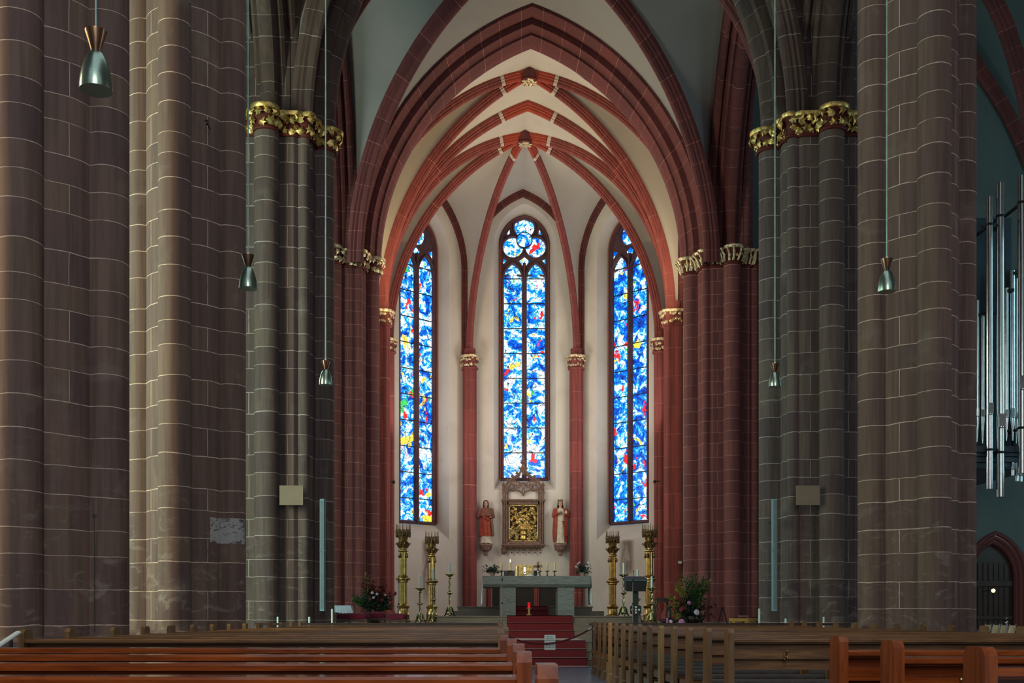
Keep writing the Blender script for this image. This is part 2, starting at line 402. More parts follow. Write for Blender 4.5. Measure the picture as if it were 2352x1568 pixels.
# ------------------------------------------------------------------ setting: floors
AX = 1.18
fl = B(); fl.box(-14, 24, -12, 26, -.3, 0); fl.build('floor', 'floor', kind='structure', ang=0)
st = B()
st.box(-3.3, 5.6, 21.75, 22.1, 0, .155); st.box(-3.3, 5.6, 22.05, 22.4, 0, .32); st.box(-3.3, 5.6, 22.35, 24.6, 0, .49)
st.box(-5.2, 7.6, 24.5, 24.85, 0, .66); st.box(-6, 8, 24.8, 46, 0, .83)
st.box(-1.26, 3.41, 25.1, 31.5, .83, 1.0)
st.box(-1.30, 3.45, 25.06, 31.5, .975, 1.0)
st.box(-1.18, 3.07, 30.0, 31.4, 1.0, 1.13); st.box(-.95, 2.78, 30.4, 31.4, 1.13, 1.26)
st.box(-.98, 2.81, 30.37, 31.4, 1.235, 1.262)
for yy, zz in ((21.72, .155), (22.02, .32), (22.32, .49)): st.box(-3.34, 5.64, yy, yy+.1, zz-.03, zz+.001)
st.build('trim_1', 'step_stone', kind='structure', ang=0)
# stair carpet follows the steps
cp = B(); x0, x1 = .35, 1.84
def runner(m, x0, x1, prof, t=.012):
    a = []; 
    for (y, z) in prof: a.append((y, z))
    for i in range(len(a)-1):
        (ya, za), (yb, zb) = a[i], a[i+1]
        b = len(m.v)
        if abs(za-zb) > abs(ya-yb): m.box(x0, x1, ya-t, ya, min(za, zb), max(za, zb)+t)
        else: m.box(x0, x1, ya-t, yb, za, za+t)
runner(cp, .36, 1.9, [(21.2, 0), (21.72, 0), (21.72, .155), (22.02, .155), (22.02, .32), (22.32, .32), (22.32, .49), (24.5, .49)], .013)
runner(cp, .34, 1.84, [(24.5, .49), (24.5, .66), (24.8, .66), (24.8, .83), (25.06, .83), (25.06, 1.0), (26.0, 1.0)], .014)
tag(cp.build('stair_carpet', 'carpet', ang=0), 'long dark red carpet running up the steps towards the altar', 'carpet')
cb = B(); runner(cb, .42, 1.55, [(29.0, 1.0), (30.0, 1.0), (30.0, 1.13), (30.37, 1.13), (30.37, 1.262), (31.3, 1.262)], .014)
tag(cb.build('dais_carpet', 'carpet', ang=0), 'bright red carpet strip on two low steps behind the altar table', 'carpet')
# ------------------------------------------------------------------ pillars
def star(prims, N=288, rot=0):
    out = []
    for k in range(N):
        a = 2*PI*k/N+rot*0; c, s_ = math.cos(a), math.sin(a); best = 0; bi = None
        for i, p in enumerate(prims):
            if p[0] == 'c':
                cx, cy, r = p[1:4]; b = cx*c+cy*s_; q = b*b-(cx*cx+cy*cy-r*r)
                if q < 0: continue
                t = b+math.sqrt(q)
            elif p[0] == 'oct':
                t = min(p[1]/max(abs(c), abs(s_), 1e-6), p[2]/((abs(c)+abs(s_))/math.sqrt(2)))
            if t > best: best = t; bi = i
        x, y = best*c, best*s_; p = prims[bi]
        if p[0] == 'oct': u = min(abs(x), abs(y))-p[3]
        elif len(p) > 4: u = best*(((a % (PI/2))-PI/4))
        else: u = 9.5
        out.append((a, best, u))
    return out
def plan_small(R=.615, r=.222, core=.56):
    return star([('c', 0, 0, core, 1)]+[('c', R*math.cos(k*PI/2), R*math.sin(k*PI/2), r) for k in range(4)])
def plan_big():
    return star([('oct', .85, .97, .39)]+[('c', .97*math.cos(k*PI/2), .97*math.sin(k*PI/2), .25) for k in range(4)]
                + [('c', .70*sx, .70*sy, .118) for sx in (1, -1) for sy in (1, -1)])
def plan_resp(ang, R=.13, r=.12, rs=.085, core=.16):
    pr = [('c', 0, 0, core, 1)]
    for da, q in ((0, r), (.95, rs), (-.95, rs), (PI, .15)):
        pr.append(('c', R*1.1*math.cos(ang+da), R*1.1*math.sin(ang+da), q))
    return star(pr, 96)
def column(name, plan, c, z0, z1, mat, parent=None, add=0, zs=None, v0=0):
    m = B((c[0], c[1], 0)); zs = zs or [z0, z1]
    rings = [[((r+add)*math.cos(a), (r+add)*math.sin(a), z) for a, r, u in plan] for z in zs]
    n = len(plan)
    def uv(i, j):
        return (plan[j % n][2], zs[i]+v0)
    m.loft(rings, True, True, True, uv)
    return m.build(name, mat, parent, ang=26, kind=None if parent else 'structure')
def ring_part(name, plan, prof, mat, parent, ang=35):
    m = B(); rings = [[((r+d)*math.cos(a), (r+d)*math.sin(a), z) for a, r, u in plan] for d, z in prof]
    m.loft(rings, True, True, True)
    return m.build(name, mat, parent, ang=ang)
def capital(plan, parent, z0, z1, leafsize, density, gold='gold', bellmat='bell_red', flare=.12, kind=0):
    h = z1-z0
    bell = ring_part('capital_bell', plan, [(-.02, z0), (.02, z0+.02), (.02, z0+h*.45), (flare*.8, z1-.05), (flare*.8, z1)], bellmat, parent)
    ring_part('capital_moulding', plan, [(-.02, z0-.05), (.055, z0-.05), (.075, z0-.02), (.055, z0+.01), (-.02, z0+.01)], bellmat, parent)
    ring_part('capital_moulding', plan, [(0, z1-.03), (flare+.05, z1-.03), (flare+.07, z1+.01), (flare+.07, z1+.05), (flare+.02, z1+.07), (0, z1+.07)], gold, parent)
    m = B(); per = 0; n = len(plan); acc = 0
    pts = [Vector((r*math.cos(a), r*math.sin(a), 0)) for a, r, u in plan]
    for k in range(n):
        p, q = pts[k], pts[(k+1) % n]; acc += (q-p).length
        while acc > density:
            acc -= density
            t = (pts[(k+3) % n]-pts[(k-3) % n]).normalized(); nrm = Vector((t.y, -t.x, 0))
            rows = [(.26, .05, .9), (.74, flare*.9+.02, .95)] if kind == 0 else [(.5, flare*.6, 1)]
            for fz, off, sz in rows:
                z = z0+h*(fz+random.uniform(-.1, .1)); pos = p+nrm*(off+random.uniform(0, .05))+t*random.uniform(-.4, .4)*density; pos.z = z
                X = t; Z = (nrm+Vector((0, 0, random.uniform(-.5, .3)))+t*random.uniform(-.5, .5)).normalized(); X = (X-Z*X.dot(Z)).normalized(); Y = Z.cross(X)
                M = Matrix((X, Y, Z)).transposed().to_4x4(); M.translation = pos
                M = M @ Matrix.Rotation(random.uniform(-.7, .7)+(0 if random.random() < .6 else PI), 4, 'Z')
                m.leaf(M, leafsize*random.uniform(.85, 1.25), 0)
                if kind == 1:
                    base = p+nrm*.06; base.z = z0+.03; tip = p+nrm*(flare+.12)+t*random.uniform(-.05, .05); tip.z = z1-.02
                    m.tube([base, (base+tip)/2-nrm*.02+t*.03, tip], lambda s_: .035*(1-s_*.3), 6, flat=.6)
    m.build('capital_foliage', gold, parent, ang=30)
PS = plan_small(); PB = plan_big()
def ledge(plan, parent, zt=.80):
    ring_part('plinth', plan, [(.10, 0), (.10, zt-.12), (.14, zt-.10), (.14, zt-.04), (.03, zt), (-.02, zt+.01)], 'stone_near', parent)
for (x, y, mat) in ((-4.49, 11.0, 'stone_near'), (-4.37, 15.7, 'stone_mid'), (6.09, 15.7, 'stone_mid'), (6.35, 10.6, 'stone_near')):
    o = column('pillar', PS, (x, y), 0, 12.2, mat, v0=x*3.1+y); ledge(PS, o)
    capital(PS, o, 10.7, 11.2, .2, .2)
# crossing pillars and choir pillars with their gilded foliage rings
for (x, y, mat, zb, zr0, zr1, k) in ((-4.53, 23.0, 'stone_far', 0, 10.74, 11.10, 0), (6.83, 23.0, 'stone_far', 0, 10.74, 11.10, 0),
                                  (-4.53, 32.2, 'stone_red', .5, 11.02, 11.42, 0), (6.85, 32.2, 'stone_red', .5, 11.02, 11.42, 1)):
    o = column('pillar', PB, (x, y), zb, zr1+.02, mat, v0=x+y*1.7)
    if zb == 0: ledge(PB, o, .7)
    capital(PB, o, zr0, zr1, .17 if k == 0 else .11, (.115 if y < 30 else .12) if k == 0 else .10, kind=k, gold='gold' if y < 30 else 'gold_pale')
# continuation of the crossing pillars above the ring
PU = star([('oct', .62, .72, .3)]+[('c', .62*math.cos(k*PI/2)+0, .62*math.sin(k*PI/2), .2) for k in range(4)]+[('c', .5*a, .5*b, .12) for a in (1, -1) for b in (1, -1)])
for x, y, m_ in ((-4.53, 23.0, 'stone_arch'), (6.83, 23.0, 'stone_arch'), (-4.53, 32.2, 'stone_red'), (6.85, 32.2, 'stone_red')):
    column('pillar', PU, (x, y), 11.25, 19.5, m_)
# ------------------------------------------------------------------ arches
def arch_pts(s, off, n, K):
    r = s+off+n; phi = math.acos(off/r); L = []
    for k in range(K+1):
        a = phi*k/K; L.append((off-r*math.cos(a), r*math.sin(a)))
    R = [(-x, z) for x, z in L[:-1]][::-1]
    return L+R
def sweep_arch(name, O, U, V, s, off, prof, mat, K=26, stilt=0, parent=None):
    """O: springing centre, U: unit vector across the span, V: unit vector along the thickness."""
    O = Vector(O); U = Vector(U); V = Vector(V); m = B()
    cols = [arch_pts(s, off, n, K) for n, d in prof]
    N = 2*K+1; rings = []; r = s+off; vs = []
    idx = list(range(N))
    for i in idx:
        rings.append([O+U*cols[j][i][0]+V*prof[j][1]+Vector((0, 0, stilt+cols[j][i][1])) for j in range(len(prof))])
    if stilt:
        for i0, at in ((0, 0), (N-1, len(rings)+1)):
            ring = [O+U*cols[j][i0][0]+V*prof[j][1] for j in range(len(prof))]
            rings.insert(0 if at == 0 else len(rings), ring)
    acc = [0]
    for i in range(1, len(rings)): acc.append(acc[-1]+(rings[i][0]-rings[i-1][0]).length)
    tot = acc[-1]
    m.loft(rings, False, uv=lambda i, j: (9.5, min(acc[i], tot-acc[i])))
    return m.build(name, mat, parent, ang=30, kind='structure')
def roll(n, y, r, a0, a1, k=6): return [(n+r*math.cos(a0+(a1-a0)*i/k), y+r*math.sin(a0+(a1-a0)*i/k)) for i in range(k+1)]
half = [(1.02, -.55), (.66, -.55), (.62, -.50), (.50, -.52), (.44, -.46), (.44, -.40), (.52, -.34), (.46, -.30), (.26, -.32), (.20, -.26), (.22, -.2), (.10, -.17), (.03, -.12), (0, -.05)]
prof_t = half+[(n, -y) for n, y in half[::-1]]
sweep_arch('trim_2', (AX, 23.0, 11.1), (1, 0, 0), (0, 1, 0), 4.48, 2.54, prof_t, 'stone_arch')
prof_c = [(1.24, -.85), (.98, -.85), (.92, -.78), (.86, -.66), (.80, -.60), (.80, -.52), (.78, -.42), (.46, -.42), (.42, -.36), (.36, -.22), (.24, -.14), (.14, -.14), (.10, -.08), (.06, .06), (0.0, .12), (0, .5), (.06, .56), (.32, .58), (.32, .9)]
prof_c = [(n_*.5, y_) for n_, y_ in prof_c]
SA, OA = 4.48, 2.54
sweep_arch('trim_3', (1.16, 32.3, 11.43), (1, 0, 0), (0, 1, 0), SA, OA, prof_c, 'stone_red_arch', 30)
# lateral arches of the crossing and of the nave bay
for x in (-4.53, 6.84):
    sweep_arch('trim_4', (x, 27.6, 11.4), (0, 1, 0), (1, 0, 0), 3.75, 3.75, prof_t, 'stone_red_arch')
    sweep_arch('trim_5', (x, 19.35, 11.25), (0, 1, 0), (1, 0, 0), 2.85, 1.6, prof_t, 'stone_arch')
    sweep_arch('trim_6', (x, 13.3, 11.25), (0, 1, 0), (1, 0, 0), 1.5, 1.6, prof_t, 'stone_arch')
# ------------------------------------------------------------------ ribs and vault webs
def rib_curve(Pp, A, zs=None, n=34):
    Pp = Vector(Pp); A = Vector(A); zs = zs if zs is not None else Pp.z
    hv = Vector((A.x-Pp.x, A.y-Pp.y, 0)); R = hv.length; d = hv/R; h = A.z-zs; out = []
    if zs > Pp.z+.01: out.append(Pp.copy())
    for k in range(n+1):
        if h > R:
            r = (R*R+h*h)/(2*R); am = math.asin(h/r); a = am*k/n; x = r-r*math.cos(a); z = r*math.sin(a)
        else:
            a = PI/2*k/n; x = R*(1-math.cos(a)); z = h*math.sin(a)
        q = Pp+d*x; q.z = zs+z; out.append(q)
    return out
RIB = [(-.15, -.06), (-.15, .05), (-.11, .08), (-.12, .13), (-.075, .16), (-.08, .21), (-.045, .27), (0, .29), (.045, .27), (.08, .21), (.075, .16), (.12, .13), (.11, .08), (.15, .05), (.15, -.06)]
def rib(name, crv, sc=.86, band=.9, mats=('rib_red', 'rib_orange', 'rib_white', 'rib_black'), parent=None, side=None):
    m = B(); n = len(crv); L = [0]
    # densify so the painted band has crisp edges
    tot = sum((crv[i+1]-crv[i]).length for i in range(n-1))
    if band:
        marks = [tot-band-.02, tot-band, tot-band-.15, tot-band-.17]; pts = [crv[0]]; acc = 0
        for i in range(n-1):
            seg = (crv[i+1]-crv[i]).length
            for mk in sorted(marks):
                if acc < mk < acc+seg: pts.append(crv[i].lerp(crv[i+1], (mk-acc)/seg))
            acc += seg; pts.append(crv[i+1])
        crv = pts; n = len(crv)
    H = Vector((crv[-1].x-crv[0].x, crv[-1].y-crv[0].y, 0)).normalized(); Sd = side or Vector((H.y, -H.x, 0))
    rings = []; acc = 0; accs = []
    for i, p in enumerate(crv):
        t = (crv[min(i+1, n-1)]-crv[max(i-1, 0)]).normalized(); N = Sd.cross(t)
        if N.z > 0: N = -N
        if abs(N.z) < 1e-3 and N.dot(H) < 0: N = -N
        rings.append([p+Sd*a*sc+N*b*sc for a, b in RIB]); accs.append(acc)
        if i < n-1: acc += (crv[i+1]-p).length
    for i in range(n-1):
        mid = tot-(accs[i]+accs[i+1])/2
        m.cur = 0
        if band:
            if mid < band: m.cur = 1
            elif mid < band+.02: m.cur = 3
            elif mid < band+.15: m.cur = 2
            elif mid < band+.17: m.cur = 3
        a0, a1 = accs[i], accs[i+1]
        m.loft([rings[i], rings[i+1]], False, uv=lambda ii, j, a0=a0, a1=a1: (9.5, (a0, a1)[ii]))
    # merge duplicate ring vertices so shading is smooth
    o = m.build(name, list(mats), parent, ang=0, kind='structure')
    bm = bmesh.new(); bm.from_mesh(o.data); bmesh.ops.remove_doubles(bm, verts=bm.verts, dist=1e-4); bm.to_mesh(o.data); bm.free()
    o.data.polygons.foreach_set('use_smooth', [True]*len(o.data.polygons)); o.data.set_sharp_from_angle(angle=math.radians(35))
    return o
def by_height(c, K=26):
    z0, z1 = c[0].z, c[-1].z; out = []; j = 0
    for k in range(K+1):
        z = z0+(z1-z0)*math.sin(PI/2*k/K)
        while j < len(c)-2 and c[j+1].z < z: j += 1
        a, b = c[j], c[j+1]; t = 0 if abs(b.z-a.z) < 1e-9 else min(1, max(0, (z-a.z)/(b.z-a.z)))
        out.append(a.lerp(b, t))
    out[-1] = c[-1].copy(); return out
def web(pairs, mat, name='ceiling', m=8):
    g = B()
    for A, C in pairs:
        a, c = by_height(A), by_height(C)
        rings = [[p.lerp(q, k/m)+Vector((0, 0, .10*math.sin(PI*k/m)*min(1, i/8))) for k in range(m+1)] for i, (p, q) in enumerate(zip(a, c))]
        g.loft(rings, False)
    o = g.build(name, mat, ang=0, kind='structure')
    o.data.polygons.foreach_set('use_smooth', [True]*len(o.data.polygons)); o.data.set_sharp_from_angle(angle=math.radians(50)); return o
def half_arch(O, U, s, off, n, side, K=30):
    O = Vector(O); U = Vector(U); c = arch_pts(s, off, n, K)[:K+1]
    return [O+U*(x*side)+Vector((0, 0, z)) for x, z in c]
# crossing bay
BZ = 18.3; bossB = Vector((AX, 27.5, BZ)); cr = []
for sx, xx in ((-1, -3.95), (1, 6.3)):
    for sy, yy in ((-1, 23.75), (1, 31.15)):
        c = rib_curve((xx, yy, 11.0), bossB); cr.append((sx, sy, c)); rib('trim_7', c, 1.25, 0, mats=('stone_red_arch',)*4)
pairs = []
for sx, sy, c in cr:
    if sy > 0: pairs.append((c, half_arch((1.16, 31.46, 11.4), (1, 0, 0), SA, OA, .60, 1 if sx < 0 else -1)))
    else: pairs.append((c, half_arch((AX, 23.53, 11.1), (1, 0, 0), SA, OA, .95, 1 if sx < 0 else -1)))
    X = -4.0 if sx < 0 else 6.31
    pairs.append((c, half_arch((X, 27.6, 11.4), (0, 1, 0), 3.75, 3.75, .95, 1 if sy < 0 else -1)))
web(pairs, 'web_nave')
# nave bay west of the crossing
bossA = Vector((AX, 19.4, 18.0)); pairs = []
for sx, xx in ((-1, -3.95), (1, 6.3)):
    for sy, yy in ((-1, 16.5), (1, 22.4)):
        c = rib_curve((xx, yy, 10.95), bossA); rib('trim_8', c, 1.2, 0, mats=('stone_arch',)*4)
        if sy > 0: pairs.append((c, half_arch((AX, 22.47, 11.1), (1, 0, 0), SA, OA, .95, 1 if sx < 0 else -1)))
        X = -4.0 if sx < 0 else 6.31
        pairs.append((c, half_arch((X, 19.35, 11.3), (0, 1, 0), 2.85, 1.6, .95, 1 if sy < 0 else -1)))
web(pairs, 'web_nave')
# choir
CB1 = Vector((1.17, 34.4, 18.1)); CB2 = Vector((1.13, 37.65, 17.55))
cT = {-1: Vector((-3.62, 35.8, 10.95)), 1: Vector((5.91, 35.8, 10.95))}
cD = {-1: Vector((-3.77, 39.5, 10.95)), 1: Vector((6.09, 39.5, 10.95))}
cC = {-1: Vector((-.87, 42.1, 10.95)), 1: Vector((3.26, 42.1, 10.95))}
ctr = Vector((AX, 37.65, 0))
def outw(p, d):
    v = Vector((p.x-ctr.x, p.y-ctr.y, 0)).normalized(); return Vector((p.x, p.y, 0))+v*d
Wp = {-1: Vector((-3.95, 32.6, 0)), 1: Vector((6.28, 32.6, 0))}
Wt = {s_: Vector((cT[s_].x+s_*.30, 35.8, 0)) for s_ in (-1, 1)}
Wd = {s_: outw(cD[s_], .30) for s_ in (-1, 1)}
Wc = {s_: outw(cC[s_], .30) for s_ in (-1, 1)}
rt = {}; rd = {}; rc = {}; r1t = {}; r1p = {}
tA = Vector((1.17, 35.8, 17.75)); tr = {}
for s_ in (-1, 1):
    r1t[s_] = rib_curve(cT[s_], CB1); r1p[s_] = rib_curve((s_*0+(-4.0 if s_ < 0 else 6.35), 33.0, 11.0), CB1)
    rt[s_] = rib_curve(cT[s_], CB2); rd[s_] = rib_curve(cD[s_], CB2); rc[s_] = rib_curve(cC[s_], CB2)
    tr[s_] = rib_curve(cT[s_], tA)
    for c in (r1t[s_], r1p[s_], rt[s_], rd[s_], rc[s_], tr[s_]): rib('trim_9', c)
def warch(Pa, Q, zs, za):
    a = Vector(Pa); q = Vector(Q); mid = (a+q)/2; a.z = q.z = 10.95; mid.z = za
    return rib_curve(a, mid, zs), rib_curve(q, mid, zs)
wa = {}
wa['c'] = warch(Wc[-1], Wc[1], 14.3, 17.45)
for s_ in (-1, 1): wa['d', s_] = warch(Wd[s_], Wc[s_], 14.3, 17.4); wa['t', s_] = warch(Wt[s_], Wd[s_], 14.3, 17.4); wa['p', s_] = warch(Wp[s_], Wt[s_], 14.6, 17.6)
for k_, (a, b) in wa.items():
    for c in (a, b): rib('trim_10', c, .85, 0, mats=('stone_red_arch',)*4)
pairs = []
for s_ in (-1, 1):
    pairs.append((rc[s_], wa['c'][0 if s_ < 0 else 1]))
    pairs += [(rc[s_], wa['d', s_][1]), (rd[s_], wa['d', s_][0]), (rd[s_], wa['t', s_][1]), (rt[s_], wa['t', s_][0])]
    pairs += [(rt[s_], tr[s_]), (r1t[s_], tr[s_]), (r1t[s_], wa['p', s_][1]), (r1p[s_], wa['p', s_][0])]
    pairs.append((r1p[s_], half_arch((1.16, 32.84, 11.43), (1, 0, 0), SA, OA, .02, 1 if s_ < 0 else -1)))
web(pairs, 'web')
for (b, nm) in ((CB1, 1), (CB2, 2)):
    m = B(); m.lathe([(.20, .12), (.23, .05), (.25, -.02), (.26, -.16), (.25, -.27), (.20, -.30), (.1, -.30)], b, 28); o = m.build('boss', 'stone_red_arch', kind='structure')
    g = B(); g.lathe([(.25, -.28), (.275, -.30), (.275, -.33), (.24, -.345), (.1, -.345)], b, 28)
    o2 = g.build('boss_disc', 'bell_red', o)
    lv = B()
    for k in range(17):
        a = k*2.4; r = .23*math.sqrt((k+.5)/17)
        M = Matrix.Translation(b+Vector((r*math.cos(a), r*math.sin(a), -.37))) @ Matrix.Rotation(PI, 4, 'X') @ Matrix.Rotation(a*3, 4, 'Z') @ Matrix.Rotation(random.uniform(-.25, .25), 4, 'X')
        lv.leaf(M, .125, 0)
    lv.build('boss_foliage', 'gold_pale', o)
# responds with capitals
for grp, hub in ((cT, None), (cD, None), (cC, None)):
    for s_, p in grp.items():
        v = Vector((ctr.x-p.x, ctr.y-p.y)); ang = math.atan2(v.y, v.x); big = 1.25 if grp is cC else (1.12 if grp is cT else 1.0)
        pl = [(a, r*big, u) for a, r, u in plan_resp(ang)]
        o = column('pillar', pl, (p.x, p.y), .83, 10.6, 'rib_red', v0=p.x)
        capital(pl, o, 10.5, 10.9, .11, .075, 'gold_pale', 'rib_red', .1)
        ring_part('base', pl, [(.09, .83), (.09, 1.0), (.04, 1.12), (.0, 1.2)], 'rib_red', o)
        column('respond', [(a, r*.86, u) for a, r, u in pl], (0, 0), 10.95, 11.25, 'rib_red', o)
# ------------------------------------------------------------------ walls and windows of the choir
def open_curve(w, sill, sp, ap, K=18):
    h = ap-sp; r = (w*w+h*h)/(2*w); am = math.asin(min(1, h/r))
    L = [(-w, sill), (-w, sp*.5+sill*.5)]+[(-w+r-r*math.cos(am*k/K), sp+r*math.sin(am*k/K)) for k in range(K+1)]
    return L+[(-x, z) for x, z in L[:-1]][::-1]
def frame(Pw, Qw):
    Pw = Vector((Pw.x, Pw.y, 0)); Qw = Vector((Qw.x, Qw.y, 0)); U = (Qw-Pw).normalized(); mid = (Pw+Qw)/2
    N = Vector((U.y, -U.x, 0))
    if N.dot(mid-ctr) < 0: N = -N
    return mid, U, N, (Qw-Pw).length
def wall_open(name, Pw, Qw, zb, zt, wo, so, spo, apo, wi, si, spi, api, rec=.6, thick=.9, cx=0, cz=0):
    mid, U, N, L = frame(Pw, Qw); m = B(); Z = Vector((0, 0, 1)); hl = L/2
    O1 = open_curve(wo, so, spo, apo); O2 = open_curve(wi, si, spi, api); n = len(O1)
    f = lambda x, z, d=0: mid+U*x+N*d+Z*z
    h = n//2
    for i in range(h):
        a, b = O1[i], O1[i+1]
        m.poly([f(-hl, a[1]), f(a[0]+cx, a[1]), f(b[0]+cx, b[1]), f(-hl, b[1])])
        m.poly([f(hl, a[1]), f(-a[0]+cx, a[1]), f(-b[0]+cx, b[1]), f(hl, b[1])])
    m.poly([f(-hl, apo), f(hl, apo), f(hl, zt), f(-hl, zt)]); m.poly([f(-hl, zb), f(hl, zb), f(hl, so), f(-hl, so)])
    m.poly([f(-hl, zb, thick), f(hl, zb, thick), f(hl, zt, thick), f(-hl, zt, thick)][::-1]) if False else None
    R1 = [f(x+cx, z) for x, z in O1]; R2 = [f(x+cx, z, rec) for x, z in O2]; R3 = [f(x+cx, z, thick) for x, z in O2]
    m.loft([R1, R2, R3], True)
    m.box(0, 0, 0, 0, 0, 0) if False else None
    return m.build(name, 'plaster', ang=35, kind='structure')
def sweep_flat(m, path, w, d, M, closed=False, y0=0):
    """rectangular moulding along a 2D path (x,z); M maps (x, depth, z) to world; chamfered towards the room"""
    n = len(path); rings = []
    for i in range(n):
        a = path[(i-1) % n] if closed or i > 0 else path[i]; b = path[(i+1) % n] if closed or i < n-1 else path[i]
        t = Vector((b[0]-a[0], b[1]-a[1]))
        if t.length < 1e-9: t = Vector((1, 0))
        t.normalize(); nx, nz = -t.y, t.x; x, z = path[i]
        rings.append([M(x+nx*o, y0+dd, z+nz*o) for o, dd in ((-w/2, 0), (-w/2, -d*.45), (-w*.2, -d), (w*.2, -d), (w/2, -d*.45), (w/2, 0))])
    if closed: rings.append(rings[0])
    m.loft(rings, True, not closed, not closed)
def circ(x, z, r, k=28): return [(x+r*math.cos(2*PI*i/k), z+r*math.sin(2*PI*i/k)) for i in range(k)]
def lancet(x, w, sill, sp, ap): return [(x+a, b) for a, b in open_curve(w, sill, sp, ap, 10)]
def window(name, Pw, Qw, rec, w, sill, sp, ap, bars, glassmat, circles, lan, holes=(), stonemat='tracery', cx=0):
    mid, U, N, L = frame(Pw, Qw); Z = Vector((0, 0, 1))
    M = lambda x, d, z: mid+U*(x+cx)+N*(rec+d)+Z*z
    m = B()
    sweep_flat(m, open_curve(w-.05, sill+.05, sp, ap-.05), .13, .12, M, False); sweep_flat(m, [(-w, sill+.05), (w, sill+.05)], .13, .12, M)
    sweep_flat(m, [(0, sill), (0, lan[2]-.02)], .13, .16, M)
    hw = (w-.1)/2
    for sx in (-1, 1):
        sweep_flat(m, lancet(sx*(hw+.03), hw-.02, lan[0], lan[1], lan[2]), .10, .14, M)
        # cusps of the trefoil heads
        for cs in (-1, 1):
            xx = sx*(hw+.03)+cs*hw*.62; sweep_flat(m, [(xx+cs*.12, lan[1]+.16), (xx-cs*.10, lan[1]+.19)], .07, .10, M)
    for (x, z, r) in circles: sweep_flat(m, circ(x, z, r+.03), .09, .13, M, True)
    # pierced stone head: outline with lancets cut from below, holes for circles and small quarries
    bm = bmesh.new()
    def loop(pts, closed=True):
        vs = [bm.verts.new(M(x, -.045, z)) for x, z in pts]; n_ = len(vs)
        return [bm.edges.new((vs[i], vs[(i+1) % n_])) for i in range(n_ if closed else n_-1)]
    out = [(x, z) for x, z in open_curve(w-.02, sill, sp, ap-.03, 18) if z > lan[1]]
    z0 = lan[1]; out = [(-w+.02, z0)]+out+[(w-.02, z0)]
    for sx in (1, -1):
        lp = [(x, z) for x, z in lancet(sx*(hw+.03), hw-.06, sill, lan[1], lan[2]-.05) if z > z0-.001]
        out += lp[::-1]
    es = loop(out)
    for (x, z, r_) in circles[:3]: es += loop(circ(x, z, r_, 30))
    for h_ in holes: es += loop(h_)
    bmesh.ops.triangle_fill(bm, edges=es, use_beauty=True)
    off = len(m.v); bm.verts.ensure_lookup_table(); bm.verts.index_update()
    m.v += [tuple(v.co) for v in bm.verts]
    for f_ in bm.faces: m.face([off+v.index for v in f_.verts])
    bm.free()
    o = m.build(name, [stonemat], kind='structure', ang=30)
    g = B(); O = open_curve(w, sill, sp, ap); b = len(g.v)
    g.v += [tuple(M(x, .02, z)) for x, z in O]; g.face(range(b, b+len(O)), [(x+1, z) for x, z in O])
    go = g.build('glass_pane', glassmat, o, ang=0)
    r = B()
    for z in bars:
        for sx in (-1, 1): r.box(-hw+.02, hw-.02, -.02, .012, -.016, .016, Matrix.Translation(M(sx*(hw+.03), 0, z)) @ Matrix((U, N, Z)).transposed().to_4x4())
    r.build('saddle_bars', 'iron', o, ang=0)
    fr = B(); sweep_flat(fr, open_curve(w-.015, sill+.02, sp, ap-.02), .05, .19, M); fr.build('frame_moulding', 'rib_red', o)
    return o
MAT['tracery'] = simple('tracery', rgb(84, 58, 66), .8, 0, .2)
# the apse walls carry three stained glass windows
wall_open('wall_back', Wc[-1], Wc[1], .5, 18.5, 1.2, 5.87, 15.3, 16.95, .94, 6.30, 15.5, 16.62, cx=.07)
gap = lambda a, b, n_: [a+(b-a)*k/(n_-1) for k in range(n_)]
zc = lambda y: PZ(y, 42.95)
cw = window('window_1', Wc[-1], Wc[1], .55, .94, 6.30, 15.5, 16.62, [zc(y) for y in (641, 698, 755, 812, 869, 926, 983, 1040)], 'glass_centre',
       [(0, zc(524.6), .40), (-.44, zc(570), .40), (.44, zc(570), .40)], (6.4, 14.15, 14.82),
       [[(0, zc(592)), (.2, zc(601)), (0, zc(617)), (-.2, zc(601))]]+[[(sx*.84, zc(596)), (sx*.70, zc(600)), (sx*.84, zc(609))] for sx in (1, -1)]+[[(sx*.70, zc(541)), (sx*.56, zc(539)), (sx*.58, zc(529))] for sx in (1, -1)], cx=.07)
for s_, nm, gm in ((-1, 'window_2', 'glass_left'), (1, 'window_3', 'glass_right')):
    side = 'left' if s_ < 0 else 'right'
    wall_open('wall_'+side, Wd[s_], Wc[s_], .5, 18.5, 1.2, 3.9, 14.7, 16.5, .92, 4.48, 14.9, 16.15)
    window(nm, Wd[s_], Wc[s_], .55, .92, 4.48, 14.9, 16.15, gap(5.43, 14.2, 10), gm, [(0, 15.42, .42)], (4.6, 14.0, 14.70), [[(0, 14.92), (.16, 14.78), (0, 14.5), (-.16, 14.78)], [(0, 15.98), (.12, 15.91), (-.12, 15.91)]]+[[(sx*.80, 14.92), (sx*.58, 14.86), (sx*.80, 14.62)] for sx in (1, -1)])
def flatwall(name, a, b, zb, zt, mat, t=.4):
    a = Vector((a[0], a[1], 0)); b = Vector((b[0], b[1], 0)); U = (b-a).normalized(); N = Vector((U.y, -U.x, 0))
    if N.dot((a+b)/2-Vector((1, 25, 0))) < 0: N = -N
    m = B(); M = Matrix((U, N, Vector((0, 0, 1)))).transposed().to_4x4(); M.translation = a
    m.box(0, (b-a).length, 0, t, zb, zt, M); return m.build(name, mat, ang=0, kind='structure')
